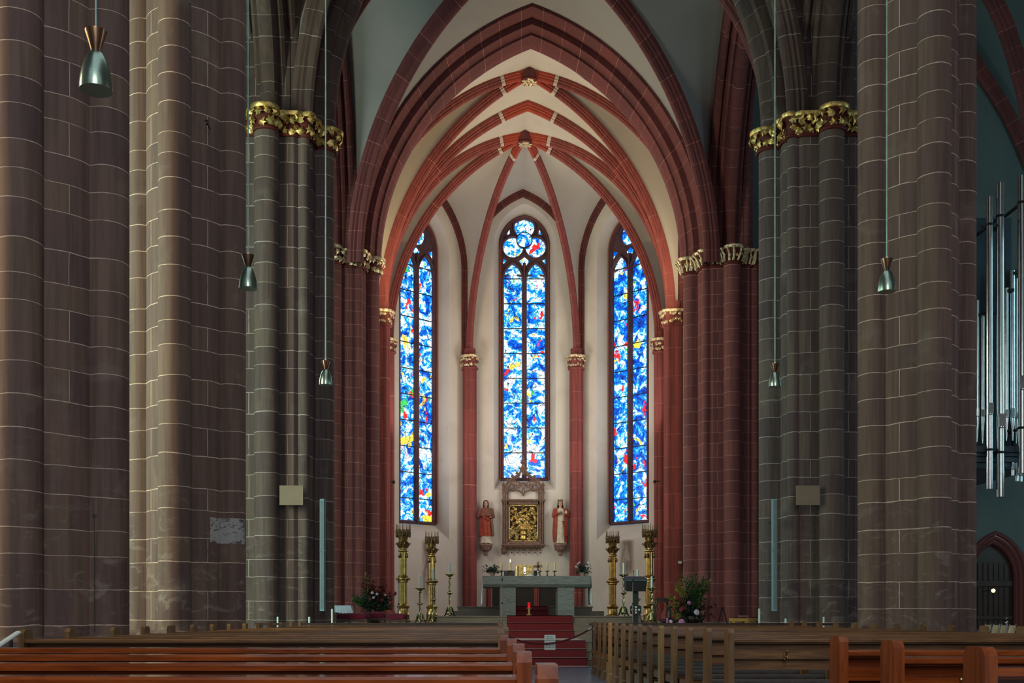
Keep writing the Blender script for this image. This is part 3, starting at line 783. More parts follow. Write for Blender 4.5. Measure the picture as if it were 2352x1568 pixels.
for s_, side in ((-1, 'left'), (1, 'right')):
    flatwall('wall_'+side, Wp[s_], Wt[s_], .5, 18.5, 'plaster'); flatwall('wall_'+side, Wt[s_], Wd[s_], .5, 18.5, 'plaster')
# nave / transept outer walls
flatwall('wall_left', (-13, -10), (-13, 34), 0, 20, 'web_nave'); flatwall('wall_right', (23, -10), (23, 34), 0, 20, 'web_nave')
flatwall('wall_back', (-13, 34), (-4.9, 34), 0, 20, 'web_nave'); 
m = B(); m.box(-13, -5.4, -8, 34, 19.6, 20); m.box(7.9, 23.4, -8, 33.4, 19.6, 20); m.build('ceiling', 'web_nave', kind='structure', ang=0)
# right transept end wall with its pointed doorway
DW = 33.0; m = B(); dx = PX(2286, DW)
O1 = open_curve(.92, 0, 2.2, 3.52, 14)
for i in range(len(O1)//2):
    a, b = O1[i], O1[i+1]
    m.poly([(7.2, DW, a[1]), (dx+a[0], DW, a[1]), (dx+b[0], DW, b[1]), (7.2, DW, b[1])]); m.poly([(23.2, DW, a[1]), (dx-a[0], DW, a[1]), (dx-b[0], DW, b[1]), (23.2, DW, b[1])])
m.poly([(7.2, DW, 3.52), (23.2, DW, 3.52), (23.2, DW, 20), (7.2, DW, 20)])
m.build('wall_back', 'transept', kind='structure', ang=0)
m = B(); M = lambda x, d, z: Vector((dx+x, DW+d, z))
for w_, y_, d_ in ((.90, .0, .10), (.80, .10, .1), (.71, .2, .1)): sweep_flat(m, open_curve(w_, 0, 2.2, 3.52-(.92-w_)*1.35, 14), .13, d_, M, False, y_)
m.build('trim_11', 'stone_red_arch', kind='structure')
m = B(); O = open_curve(.8, 0, 2.2, 3.3, 12); m.poly([(dx+x, DW+.3, z) for x, z in O])
for k in range(9): m.box(dx-.72+k*.16, dx-.71+k*.16, DW+.26, DW+.3, .1, 2.6)
d_ = m.build('door_1', 'wood_dark', kind='structure', ang=0)
m = B(); m.box(dx-.7, dx+.7, DW+.24, DW+.3, 1.9, 2.06); m.box(dx-.7, dx+.7, DW+.24, DW+.3, .9, 1.0); m.build('door_rail', 'wood_dark', d_, ang=0)
# transept wall rib and vault rib
c1 = [P(x, y, 32.9) for x, y in ((2180, 30), (2215, 92), (2258, 162), (2290, 210), (2322, 262), (2352, 325), (2395, 430), (2420, 520), (2430, 640), (2432, 900))]
rib('trim_12', c1[::-1], 1.0, 0, mats=('stone_red_arch',)*4, side=Vector((0, 1, 0)))
c2 = [P(x, y, 30) for x, y in ((2180, -180), (2235, -90), (2290, 0), (2318, 62), (2340, 130), (2362, 210), (2380, 300), (2392, 420), (2396, 600))]
rib('trim_13', c2[::-1], 1.2, 0, mats=('stone_red_arch',)*4, side=Vector((0, 1, 0)))

# worn pale plaster patch on the second left pillar
MP = NT('worn_plaster'); p_ = MP.pos(); nz = MP.noise(MP.vmap(p_, (1, 1, 1.6)), 9, 6, .7, .6); MP.b.inputs['Base Color'].default_value = rgb(176, 176, 178); MP.b.inputs['Roughness'].default_value = .8
MP.put(MP.b.inputs['Alpha'], MP.math('MULTIPLY', MP.step(nz, .40, .47), .8)); MAT['worn_plaster'] = MP.m
m = B(); z0_, z1_ = PZ(1246, 15.3), PZ(1187, 15.3); sel = []
for k, (a, rr, u) in enumerate(PS):
    xx_, yy_ = -4.37+(rr+.006)*math.cos(a), 15.7+(rr+.006)*math.sin(a); px_ = VX+xx_*F/yy_
    if 482 < px_ < 563 and math.cos(a) > -.2 and math.sin(a) < .12 and math.sin(a) > -.92: sel.append((xx_, yy_))
sel.sort(key=lambda q: q[0])
m.loft([[(x_, y_, z_) for x_, y_ in sel] for z_ in (z0_, (z0_+z1_)/2, z1_)], False); m.build('trim_14', 'worn_plaster', kind='structure')

# soot stains on the choir walls below the side windows
MS = NT('wall_stain'); p_ = MS.pos(); n1 = MS.noise(MS.vmap(p_, (3, 3, .7)), 2.2, 5, .6, .4); uvn_ = MS.new('ShaderNodeUVMap'); sx_ = MS.new('ShaderNodeSeparateXYZ'); MS.l.new(uvn_.outputs[0], sx_.inputs[0])
ed = MS.math('MULTIPLY', MS.step(MS.math('SUBTRACT', 1, MS.math('ABSOLUTE', sx_.outputs[0])), 0, .7), MS.math('MULTIPLY', MS.step(sx_.outputs[1], 0, .35), MS.step(MS.math('SUBTRACT', 1, sx_.outputs[1]), -.02, .08)))
MS.b.inputs['Base Color'].default_value = rgb(124, 92, 78); MS.b.inputs['Roughness'].default_value = .9; MS.put(MS.b.inputs['Alpha'], MS.math('MULTIPLY', MS.math('MULTIPLY', ed, MS.step(n1, .25, .6)), .6)); MAT['wall_stain'] = MS.m
for s_, x0_, x1_, zt_, zb_ in ((1, -.62, .22, 3.86, 2.3), (-1, -.2, .55, 3.86, 1.3)):
    mid_, U_, N_, L_ = frame(Wd[s_], Wc[s_]); m = B(); g0 = mid_-N_*.006
    for i in range(8):
        fa, fb = i/8, (i+1)/8
        for j in range(6):
            ga, gb = j/6, (j+1)/6; xq = lambda f: x0_+(x1_-x0_)*f; zq = lambda g: zb_+(zt_-zb_)*g; n_ = len(m.v)
            m.v += [tuple(g0+U_*xq(f)+Vector((0, 0, zq(g)))) for f, g in ((fa, ga), (fb, ga), (fb, gb), (fa, gb))]; m.face((n_, n_+1, n_+2, n_+3), [(2*fa-1, ga), (2*fb-1, ga), (2*fb-1, gb), (2*fa-1, gb)])
    m.build('trim_15', 'wall_stain', kind='structure', ang=0)
# central glass roundel sits over the three foils
mid, U, N, L = frame(Wc[-1], Wc[1])
g = B(); zz = zc(555); cpts = circ(.07, zz, .29, 30); g.v += [tuple(mid+U*x+N*(.55-.185)+Vector((0, 0, z))) for x, z in cpts]; g.face(range(30), [(x+3, z) for x, z in cpts])
g.build('glass_roundel', 'glass_centre', cw, ang=0)
g = B(); sweep_flat(g, circ(0, zz, .30, 30), .035, .03, lambda x, d_, z: mid+U*(x+.07)+N*(.55-.18+d_)+Vector((0, 0, z)), True); sweep_flat(g, circ(0, zz, .30, 30), .03, .12, lambda x, d_, z: mid+U*(x+.07)+N*(.55-.06+d_)+Vector((0, 0, z)), True); g.build('roundel_ring', 'iron', cw)
# ------------------------------------------------------------------ pews
def make_pew(w, kind, label, group, hook=False, foot=True):
    """rail faces the viewer (y=0), seat extends to +y; x from 0 to w"""
    t = thing('pew', label, 'pew', (0, 0, 0), 0, group)
    hz = 'wood_orange' if kind == 'near' else 'wood_brown'; vt = 'wood_orange_v' if kind == 'near' else 'wood_brown_v'
    for x in (0, w-.042):
        m = B(); pr = [(.0, 0), (.0, .872), (.018, .893), (.03, .90), (.13, .90), (.142, .893), (.16, .872), (.16, 0)]
        m.loft([[(x, y, z) for y, z in pr], [(x+.042, y, z) for y, z in pr]], True, True, True)
        if foot:
            m.box(x-.008, x+.05, -.02, .44, 0, .06); m.box(x, x+.042, .16, .42, .06, .30)
            m.loft([[(x-.004, -.012, .06), (x+.046, -.012, .06), (x+.046, .172, .06), (x-.004, .172, .06)], [(x-.004, -.012, .13), (x+.046, -.012, .13), (x+.046, .172, .13), (x-.004, .172, .13)], [(x, 0, .15), (x+.042, 0, .15), (x+.042, .16, .15), (x, .16, .15)]], True, True, True)
        m.build('end_post', vt if random.random() < 2 else vt, t, ang=20)
    m = B(); p = [(.012, .806), (.012, .824), (.02, .832), (.14, .832), (.146, .826), (.146, .795), (.04, .795), (.04, .806)]
    m.loft([[(.042, y, z) for y, z in p], [(w-.042, y, z) for y, z in p]], True, True, True); m.build('top_rail', hz, t, ang=20)
    m = B(); m.box(.042, w-.042, .10, .12, .60, .80); m.box(.042, w-.042, .055, .085, .68, .745)
    if kind == 'near': m.box(.042, w-.042, .09, .105, .2, .66)
    m.build('back_board', hz, t, ang=0)
    m = B(); m.box(.042, w-.042, .10, .46, .395, .42); m.box(.042, w-.042, .43, .46, .36, .40)
    for x in (0, w-.042): m.box(x, x+.042, .16, .47, .35, .42)
    m.build('seat', hz, t, ang=0)
    m = B(); c = [(.11, .42), (.11, .445), (.14, .462), (.40, .462), (.45, .45), (.462, .43), (.45, .42)]
    m.loft([[(.05, y, z) for y, z in c], [(.07, y, z+.004) for y, z in c], [(w-.07, y, z+.004) for y, z in c], [(w-.05, y, z) for y, z in c]], True, True, True); m.build('seat_cushion', 'cushion', t)
    m = B(); m.box(.042, w-.042, -.30, -.16, .14, .165); m.box(.042, w-.042, -.28, -.24, .0, .14); m.build('kneeler', hz, t, ang=0)
    for fx in ((.36, .72) if w > 2 else (.5,)):
        m = B(); x = w*fx; m.box(x, x+.07, .0, .05, 0, .68); m.box(x, x+.05, .05, .42, .30, .40); m.build('support_post', vt, t, ang=0)
    if hook: add_hooks(t, w)
    return t
def add_hooks(t, w, xs=None):
    for x in (xs or (.33,)):
        m = B(); x = x+0; m.box(x-.014, x+.014, -.006, .012, .675, .722); m.sph((x, -.008, .70), .012, 8, 6); m.tube([(x, -.01, .69), (x, -.035, .675), (x, -.045, .69), (x, -.042, .705)], .005, 6)
        m.tube([(x, -.008, .715), (x, -.04, .722), (x, -.05, .74)], .005, 6); m.sph((x, -.05, .742), .009, 8, 6)
        m.v = [(p[0], p[1]+.045, p[2]-.0) for p in m.v]; h = m.build('bag_hook', 'brass', t)
ORD = ['front', 'second', 'third', 'fourth', 'fifth', 'sixth', 'seventh', 'eighth', 'ninth', 'tenth', 'eleventh', 'twelfth', 'thirteenth', 'fourteenth', 'fifteenth']
LX0, LX1 = -3.42, .085; RX0, RX1 = 1.74, 5.15
# left front block: 14 rows
LD = [7.9+.855*i for i in range(14)][::-1]
proto = make_pew(LX1-LX0, 'far', '', 'pews left of the aisle')
for i, D in enumerate(LD):
    lb = 'brown wooden pew left of the aisle, %s row counted from the altar steps' % ORD[i]
    o = proto if i == 0 else dup(proto, (0, 0, 0)); o.location = (LX0+(.06 if i < 12 else 0), D, 0); o['label'] = lb; o['group'] = 'brown pews left of the aisle'
proto = make_pew(RX1-RX0, 'far', '', 'pews')
RD = [8.05+.82*i for i in range(14)][::-1]
last = None
for i, D in enumerate(RD):
    lb = 'brown wooden pew right of the aisle, %s row counted from the altar steps' % ORD[i]
    o = proto if i == 0 else dup(proto, (0, 0, 0)); o.location = (RX0, D, 0); o['label'] = lb; o['group'] = 'brown pews right of the aisle'
    if i == 13: add_hooks(o, 3.4, (.43,))
    if i in (3, 9):
        for c in kids(o):
            if c.name.startswith('end_post') and c.data.vertices[0].co.x < 1:
                c.data = c.data.copy(); c.data.materials[0] = MAT['wood_light_v']
# near block, orange wood
protoN = make_pew(4.6, 'near', '', 'near')
NL = [('topmost orange pew of the near block, its rail highest on the left', 5.70, .045), ('glossy orange pew left, second rail of the near block', 4.72, .067),
      ('glossy orange pew left, third rail of the near block', 3.85, .075), ('glossy orange pew left, rail along the bottom edge of the view', 3.0, .07)]
for i, (lb, D, x) in enumerate(NL):
    o = protoN if i == 0 else dup(protoN, (0, 0, 0)); o.location = (x-4.6+.04, D, 0); o['label'] = lb; o['group'] = 'orange pews of the near block left'
o = dup(protoN, (.135-4.6, 2.22, 0)); o['label'] = 'nearest orange pew left, only the rounded top of its aisle post showing'; o['group'] = 'orange pews of the near block left'
NR = [('orange pew right of the aisle, farthest of the three nearest pews', 5.35, 1.70, (.32,)), ('orange pew right of the aisle, middle of the three nearest pews', 4.45, 1.635, (.27,)), ('orange pew at the lower right corner, nearest of the three', 3.5, 1.575, ())]
for i, (lb, D, x, hk) in enumerate(NR):
    o = dup(protoN, (x, D, 0)); o['label'] = lb; o['group'] = 'orange pews of the near block right'
    if hk: add_hooks(o, 4.6, hk)
# kneeling rails in front of the first rows
for nm, x0, x1, lb in (('left', -4.25, .10, 'long dark kneeling rail in front of the left pews'), ('right', 1.72, 6.7, 'long dark kneeling rail in front of the right pews')):
    t = thing('kneeling_rail', lb, 'rail', (x0, 19.75 if nm == 'left' else 19.35, 0)); w = x1-x0
    m = B(); m.box(0, w, -.06, .06, .83, .875); m.build('top_rail', 'wood_dark', t)
    m = B(); m.box(.1, w-.1, -.01, .01, .35, .72); m.build('panel', 'wood_dark', t)
    for x in (.05, w/3, 2*w/3, w-.12): m = B(); m.box(x, x+.06, -.04, .04, 0, .83); m.build('leg', 'wood_dark', t)
# ------------------------------------------------------------------ barrier rope with sign
A_ = P(1165, 1452, 19.6); C_ = P(1363, 1443, 19.2); R = []
A_.x, C_.x = .13, 1.73
sag = P(1247, 1478.5, 19.3).z
for k in range(25):
    f = k/24; q = A_.lerp(C_, f); lin = q.z; c0 = .45; q.z = lin-(lin-sag)*(1-((f-c0)/(c0 if f < c0 else 1-c0))**2)*1.0; R.append(q)
t = thing('barrier_rope', 'sagging dark red barrier rope across the foot of the carpeted steps', 'rope', R[12])
def local(m, t):
    L_ = Vector(t.location); m.v = [tuple(Vector(v)-L_) for v in m.v]; return m
m = B(); m.tube(R, .016, 8); MAT['rope'] = simple('rope', rgb(84, 18, 28), .8, 0, .3, 60); local(m, t).build('rope', 'rope', t)
for q, q2 in ((R[0], R[1]), (R[-1], R[-2])):
    m = B(); m.tube([q, q.lerp(q2, .55)], .02, 8); m.sph(q, .024, 8, 6); local(m, t).build('end_cap', 'chrome', t)
sc = P(1263, 1474.5, 19.425); t = thing('paper_sign', 'pale paper notice hanging on the red barrier rope', 'sign', sc)
w2, h2 = .098, .133
m = B(); m.box(-w2, w2, -.002, .002, -h2, h2); m.build('sheet', 'paper', t, ang=0)
def text(s, x, z, size, par, mat, y=-.004, name='lettering', ext=.0005, rz=0):
    c = bpy.data.curves.new(name, 'FONT'); c.body = s; c.size = size; c.align_x = 'CENTER'; c.align_y = 'CENTER'; c.extrude = ext
    tmp = bpy.data.objects.new(name, c); COL.objects.link(tmp); bpy.context.view_layer.update()
    me = bpy.data.meshes.new_from_object(tmp.evaluated_get(bpy.context.evaluated_depsgraph_get())); bpy.data.objects.remove(tmp); me.materials.clear(); me.materials.append(MAT[mat])
    o = bpy.data.objects.new(name, me); COL.objects.link(o); o.parent = par; o.location = (x, y, z); o.rotation_euler = (PI/2, 0, rz); return o
for i, s_ in enumerate(('Bitte den', 'Altarraum', 'nicht betreten', 'Please', 'do not enter', 'the altar area')): text(s_, 0, .099-i*.0335-(.016 if i > 2 else 0), .031, t, 'ink')
# ------------------------------------------------------------------ altar table
AD = 26.7; t = thing('altar_table', 'grey green stone altar table on two broad slab legs', 'altar', (PX(1233.5, AD), AD, 1.0))
hw = 247/2*AD/F
m = B(); m.box(-hw, hw, 0, 1.15, .77, .978); m.build('altar_top', 'altar_stone', t, ang=0)
m = B(); p = [(-.0, .77), (.06, .70), (1.09, .70), (1.15, .77)]; m.loft([[(-hw, y, z) for y, z in p], [(-hw+.05, y, z) for y, z in p], [(hw-.05, y, z) for y, z in p], [(hw, y, z) for y, z in p]], True, True, True); m.build('altar_underside', 'altar_stone', t, ang=0)
for a, b in ((1148, 1184.5), (1281, 1319)):
    x0 = PX(a, AD+.1)-t.location.x; x1 = PX(b, AD+.1)-t.location.x; m = B(); m.box(x0, x1, .1, 1.0, 0, .71); m.build('leg', 'altar_stone', t, ang=0)
for sx, nm in ((-1, 'left'), (1, 'right')):
    m = B(); rings = []
    for i in range(9):
        z = .985-.68*i/8; ring = []
        for k in range(25):
            y = .1+.92*k/24; am = .018*i/8; ring.append((sx*(hw+.015+am*math.sin(k*1.3+sx)+.028*i/8), y, z-(.03*math.sin(k*.9) if i == 8 else 0)))
        rings.append(ring)
    rings.insert(0, [(sx*(hw-.03), .1+.92*k/24, .981) for k in range(25)])
    m.loft(rings, False); back = [[(x-sx*.006, y, z-.002) for x, y, z in r_] for r_ in rings]; m.loft(back, False)
    tag(m.build('altar_cloth', 'white_cloth'), 'white cloth hanging over the %s end of the altar table' % nm, 'cloth'); o = bpy.context.scene.objects[-1] if False else None
for o in COL.objects:
    if o.name.startswith('altar_cloth'): o.location = t.location
TZ = 1.978
def at_altar(px, dy=.35): D = AD+dy; return Vector((PX(px, D), D, TZ))
def altar_candle(px, lab, dy=.5, lit=False):
    p = at_altar(px, dy); t = thing('altar_candlestick', lab, 'candle', p, 0, 'candlesticks on the altar table')
    m = B(); m.lathe([(.045, 0), (.045, .012), (.018, .03), (.014, .10), (.02, .12), (.055, .128), (.06, .14), (.05, .142)], seg=14); m.build('holder', 'brass_dark', t)
    m = B(); m.lathe([(.026, .14), (.026, .34), (.012, .345)], seg=14); m.build('candle', 'wax_yellow', t)
    if lit: m = B(); m.lathe([(.004, .35), (.012, .37), (.010, .39), (.001, .42)], seg=8); m.build('flame', 'flame', t)
altar_candle(1133, 'yellow altar candle half hidden behind the left flower bowl', .75)
altar_candle(1152, 'yellow altar candle just right of the left flower bowl', .55)
altar_candle(1172, 'lit yellow altar candle left of the gilt tabernacle box', .3, True)
altar_candle(1240, 'yellow altar candle standing behind the altar cross', .6)
altar_candle(1257, 'yellow altar candle right of the cross', .5)
altar_candle(1274, 'rightmost yellow candle on the altar table', .5)
# gilt folding book stand
p = at_altar(1205, .5); t = thing('gilt_shrine', 'gold square shrine with open side wings on the altar', 'shrine', p)
m = B(); m.box(-.19, .19, 0, .06, 0, .27); m.box(-.195, .195, -.01, .07, .265, .285); m.build('case', 'gold', t, ang=0)
for s_ in (-1, 1): m = B(); m.box(-.02, .02, -.09, .02, .0, .25, Matrix.Translation((s_*.175, -.02, .01)) @ Matrix.Rotation(s_*.3, 4, 'Z')); m.build('side_wing', 'gold_pale', t, ang=0)
m = B(); m.box(-.045, .045, -.012, .002, .04, .25); m.build('centre_frame', 'brass_dark', t, ang=0)
m = B(); m.box(-.028, .028, -.018, -.01, .06, .235); m.sph((0, -.02, .10), .022, 10, 6); m.build('centre_relief', 'chrome', t, ang=0)
p = at_altar(1217, .2); m = B(p); rings = [[(.11*f*math.cos(a)*(1+.1*math.sin(5*a)), .10*f*math.sin(a), z) for a in [2*PI*k/20 for k in range(20)]] for f, z in ((1, 0), (.9, .015), (.6, .03), (.1, .034))]
m.loft(rings, True, True, True); tag(m.build('folded_napkin', 'white_cloth'), 'crumpled pale cloth in front of the gold shrine', 'cloth')
for px_, lb, w_ in ((1170, 'dark low box behind the lit altar candle', .27), (1230, 'dark low box behind the altar cross', .13)):
    p = at_altar(px_ if px_ < 1200 else 1228, .8); m = B(p); m.box(-w_/2, w_/2, 0, .12, 0, .15); m.box(-w_/2-.005, w_/2+.005, -.005, .125, .145, .16); tag(m.build('dark_box', 'wood_dark', ang=0), lb, 'box')
p = at_altar(1236, .3)+Vector((0, 0, .008)); t = thing('altar_cross', 'small bronze standing cross on the altar table', 'cross', p)
m = B(); m.box(-.03, .03, -.012, .012, .1, .345); m.box(-.105, .105, -.012, .012, .205, .262); m.build('cross', 'brass_dark', t, ang=0)
m = B(); m.sph((0, -.015, .235), .03, 12, 8, (1, .5, 1.3)); m.build('medallion', 'black', t)
m = B(); m.sph((0, 0, .095), .032, 12, 8)
for a in (0, 2.1, 4.2): m.tube([(0, 0, .07), (.04*math.cos(a), .04*math.sin(a), .04), (.07*math.cos(a), .07*math.sin(a), .0)], .008, 6)
m.build('foot', 'chrome', t)
# ------------------------------------------------------------------ foliage helper
def sprig(m, base, d, L, leafs, size, kind, M0=None, droop=.3):
    p = Vector(base); d = Vector(d).normalized(); pts = [p.copy()]; n = 6
    for i in range(n):
        d = (d+Vector((random.uniform(-.15, .15), random.uniform(-.15, .15), -droop/n))).normalized(); p = p+d*(L/n); pts.append(p.copy())
    for k in range(leafs):
        f = (.25+.75*k/leafs)*n; i = min(int(f), n-1); q = pts[i].lerp(pts[i+1], f-i)
        v = (d*.6+Vector((random.uniform(-1, 1), random.uniform(-1, 1), random.uniform(-.6, .9)))).normalized()
        Y = v; X = Y.cross(Vector((random.uniform(-1, 1), random.uniform(-1, 1), random.uniform(-1, 1)))).normalized(); Z = X.cross(Y)
        M = Matrix((X, Y, Z)).transposed().to_4x4(); M.translation = q+v*size*.5; m.leaf(M, size*random.uniform(.7, 1.2), kind)
    return pts
def bloom(m, c, r, d=Vector((0, -1, .3))):
    d = d.normalized(); X = d.cross(Vector((0, 0, 1))).normalized(); Y = d.cross(X); c = Vector(c)
    m.sph(c, r*.42, 10, 6)
    for n, op, rr, sz in ((5, .45, .38, .42), (8, .95, .62, .50), (10, 1.35, .80, .50)):
        for k in range(n):
            a = 2*PI*(k+random.uniform(-.2, .2)+op)/n; out = X*math.cos(a)+Y*math.sin(a); v = (d*math.cos(op)+out*math.sin(op)).normalized(); s_ = d.cross(out).normalized()
            M = Matrix((s_, v, s_.cross(v))).transposed()
            m.sph(c+v*r*rr*.8+d*r*.1, r*sz, 8, 5, (1.0, .75, .22), M @ Matrix.Rotation(random.uniform(.5, .9), 3, 'X'))
def bowl_flowers(px, lb, seed, white):
    random.seed(seed); p = at_altar(px, .35); t = thing('flower_bowl', lb, 'flowers', p)
    m = B(); m.lathe([(.04, 0), (.045, .01), (.075, .08), (.09, .10), (.08, .10), (.07, .08)], seg=20); m.build('bowl', 'clay', t)
    m = B()
    for k in range(46):
        a = random.uniform(0, 2*PI); e = random.uniform(.15, 1.3); sprig(m, (0, 0, .08), (math.cos(a)*math.cos(e), math.sin(a)*math.cos(e), math.sin(e)*.8), random.uniform(.13, .30), 9, .05, 1)
    m.build('foliage', 'leaf_dark', t, ang=0)
    for k in range(white):
        m = B(); a = random.uniform(-PI, 0); bloom(m, (random.uniform(-.19, .19), random.uniform(-.12, .0), random.uniform(.20, .34)), .026); m.build('blossom', 'flower_white', t, ang=40)
bowl_flowers(1131, 'bowl of white flowers and dark leaves at the altar left end', 3, 6)
bowl_flowers(1338, 'bowl of pale flowers with dark stems at the altar right end', 5, 9)
# sanctuary lamp
p = Vector((PX(1215, 25.9), 25.9, 1.016)); t = thing('sanctuary_lamp', 'small red glass lamp on a wooden stand before the altar', 'lamp', p)
m = B(); m.box(-.026, .026, -.026, .026, .0, .17); m.box(-.055, .055, -.02, .02, .0, .025); m.box(-.02, .02, -.055, .055, 0, .025); m.box(-.06, .06, -.035, .035, .165, .178); m.build('stand', 'wood_light_v', t, ang=0)
m = B(); m.lathe([(.03, .178), (.033, .30), (.028, .305)], seg=16)
rg = NT('red_glass'); rg.b.inputs['Base Color'].default_value = (.5, .005, .02, 1); rg.b.inputs['Roughness'].default_value = .1; rg.b.inputs['Emission Color'].default_value = (1, .01, .02, 1); rg.b.inputs['Emission Strength'].default_value = .35; MAT['red_glass'] = rg.m
m.build('glass', 'red_glass', t); m = B(); m.sph((0, -.03, .205), .012, 8, 6); m.build('flame', 'glow_red', t)
# ------------------------------------------------------------------ retable with gilded relief
RD_ = Wc[-1].y-.02; S1 = RD_/F
def rz(py): return EYE-(py-VY)*(RD_-.15)/F
def rx(px): return (px-VX)*(RD_-.15)/F
cxr = rx(1202); t = thing('stone_retable', 'carved brown stone frame with gilded vine relief below the middle window', 'retable', (cxr, RD_, rz(1250)))
Z0 = t.location.z
z = lambda py: rz(py)-Z0
x = lambda px: rx(px)-cxr
m = B()
for a, b in ((1156, 1160), (1161, 1165), (1239, 1243), (1244, 1248)): m.lathe([(.03, z(1250)), (.045, z(1247)), (.035, z(1244)), (.035, z(1153)), (.045, z(1150))], ((x(a)+x(b))/2, -.16, 0), 10)
m.box(x(1154), x(1168), -.12, 0, z(1252), z(1148)); m.box(x(1236), x(1250), -.12, 0, z(1252), z(1148)); m.box(x(1154), x(1250), -.12, 0, z(1158), z(1148))
m.box(x(1151), x(1253), -.24, 0, z(1149), z(1146.5)); m.box(x(1152.5), x(1251.5), -.2, 0, z(1151), z(1149))
m.build('frame', 'carved', t, ang=30)
m = B(); m.loft([[(x(1166), -.10, z(1243)), (x(1238), -.10, z(1243))], [(x(1160), -.20, z(1250)), (x(1244), -.20, z(1250))]], False); m.box(x(1158), x(1246), -.1, 0, z(1250), z(1243)); m.build('inscription_slope', 'carved_pink', t, ang=0)
tx = text('ANNO MILLE CD CCCC', 0, z(1247), .125, t, 'carved', -.178, 'inscription', .002); tx.rotation_euler = (PI/2-.65, 0, 0); tx.scale = (.82, 1, 1)
m = B(); m.box(x(1151.5), x(1252.5), -.28, 0, z(1253), z(1250)); m.box(x(1155), x(1249), -.2, 0, z(1257), z(1253))
for k in range(24):
    xx = x(1157+k*3.75); m.sph((xx, -.22, z(1256)), .035, 8, 6, (1, .7, .9))
m.build('sill_moulding', 'carved', t)
m = B()
for k in range(7):
    xa = x(1162+k*13.2); xb = x(1162+(k+1)*13.2) if k < 6 else None
    m.tube([(xa, -.14, z(1258)), (xa, -.14, z(1266))], .02, 6); m.lathe([(.02, -.02), (.05, 0), (.02, .02)], (xa, -.14, z(1269)), 8)
    if xb:
        w_ = xb-xa; m.tube([(xa+w_*.5*(1-math.cos(a)), -.14, z(1266)+.13*math.sin(a)) for a in [PI*i/10 for i in range(11)]], .018, 6)
        m.tube([(xa+w_*.12, -.14, z(1263)), (xa+w_*.34, -.14, z(1265))], .014, 6); m.tube([(xb-w_*.12, -.14, z(1263)), (xb-w_*.34, -.14, z(1265))], .014, 6)
m.build('cusped_fringe', 'carved', t)
m = B(); m.lathe([(.03, -.18), (.09, -.13), (.11, -.02), (.10, .04), (.12, .06), (.12, .08)], (x(1157), -.12, z(1262)), 12); m.build('bracket', 'carved', t)
# ogee gable
ogee = [(-.70, z(1146)), (-.70, z(1125)), (-.66, z(1113)), (-.55, z(1104)), (-.40, z(1097)), (-.24, z(1092)), (-.12, z(1085)), (-.04, z(1075)), (0, z(1062))]
def smooth(pts, it=2):
    for _ in range(it):
        q = [pts[0]]
        for a, b in zip(pts[:-1], pts[1:]): q += [(a[0]*.75+b[0]*.25, a[1]*.75+b[1]*.25), (a[0]*.25+b[0]*.75, a[1]*.25+b[1]*.75)]
        pts = q+[pts[-1]]
    return pts
m = B(); og = smooth(ogee)
for s_ in (-1, 1):
    m.tube([(s_*a, -.12, b) for a, b in og], .045, 8); m.tube([(s_*a*.86, -.10, b-.05) for a, b in og if b < z(1085)], .03, 6)
    for a, b in og[8::5]:
        m.sph((s_*(a-.05), -.12, b+.06), .05, 8, 6); m.tube([(s_*a, -.12, b), (s_*(a-.07), -.12, b+.06), (s_*(a-.11), -.12, b+.03)], .02, 6)
    m.box(min(s_*.66, s_*.80), max(s_*.66, s_*.80), -.16, 0, z(1147), z(1132)); m.box(min(s_*.64, s_*.82), max(s_*.64, s_*.82), -.18, 0, z(1133), z(1131))
    m.lathe([(.07, z(1131)), (.05, z(1128)), (.045, z(1116)), (.08, z(1113)), (.03, z(1109)), (.005, z(1103))], (s_*.76, -.1, 0), 8)
    # inner tracery
    A1 = [(s_*.60, z(1126)), (s_*.56, z(1117)), (s_*.42, z(1110)), (s_*.30, z(1113)), (s_*.24, z(1120)), (s_*.12, z(1117)), (s_*.02, z(1108))]
    m.tube([(a, -.11, b) for a, b in smooth(A1)], .026, 6)
    A2 = [(s_*.62, z(1126)), (s_*.50, z(1122)), (s_*.42, z(1128)), (s_*.30, z(1124)), (s_*.16, z(1127)), (s_*.04, z(1131)), (0, z(1137))]
    m.tube([(a, -.11, b) for a, b in smooth(A2)], .032, 6)
    for cxx, cyy, rr in ((.44, 1118, .085), (.20, 1110, .07), (.30, 1118.5, .06)): m.tube([(s_*cxx+rr*math.cos(q), -.11, z(cyy)+rr*math.sin(q)) for q in [2*PI*i/14 for i in range(14)]], .02, 6, True)
    A3 = [(s_*.52, z(1108)), (s_*.30, z(1103)), (s_*.12, z(1108)), (0, z(1120)), (s_*.06, z(1130))]
    m.tube([(a, -.11, b) for a, b in smooth(A3)], .024, 6)
    m.sph((s_*.60, -.11, z(1132)), .04, 8, 6)
m.lathe([(.005, z(1140)), (.06, z(1135)), (.03, z(1131))], (0, -.11, 0), 8)
m.lathe([(.06, z(1090)), (.045, z(1075)), (.04, z(1066)), (.09, z(1064.5)), (.09, z(1063)), (.035, z(1061)), (.03, z(1052)), (.06, z(1050)), (.005, z(1044))], (0, -.12, 0), 8)
for s_ in (-1, 1):
    m.sph((s_*.09, -.12, z(1076)), .045, 8, 6); m.tube([(0, -.12, z(1080)), (s_*.09, -.12, z(1077)), (s_*.13, -.12, z(1080))], .022, 6)
m.build('ogee_gable', 'carved', t)
MAT['relief_dark'] = simple('relief_dark', rgb(44, 26, 14), .8)
m = B(); m.box(x(1169), x(1236), -.055, -.03, z(1243), z(1158)); m.build('relief_ground', 'relief_dark', t, ang=0)
m = B(); random.seed(11)
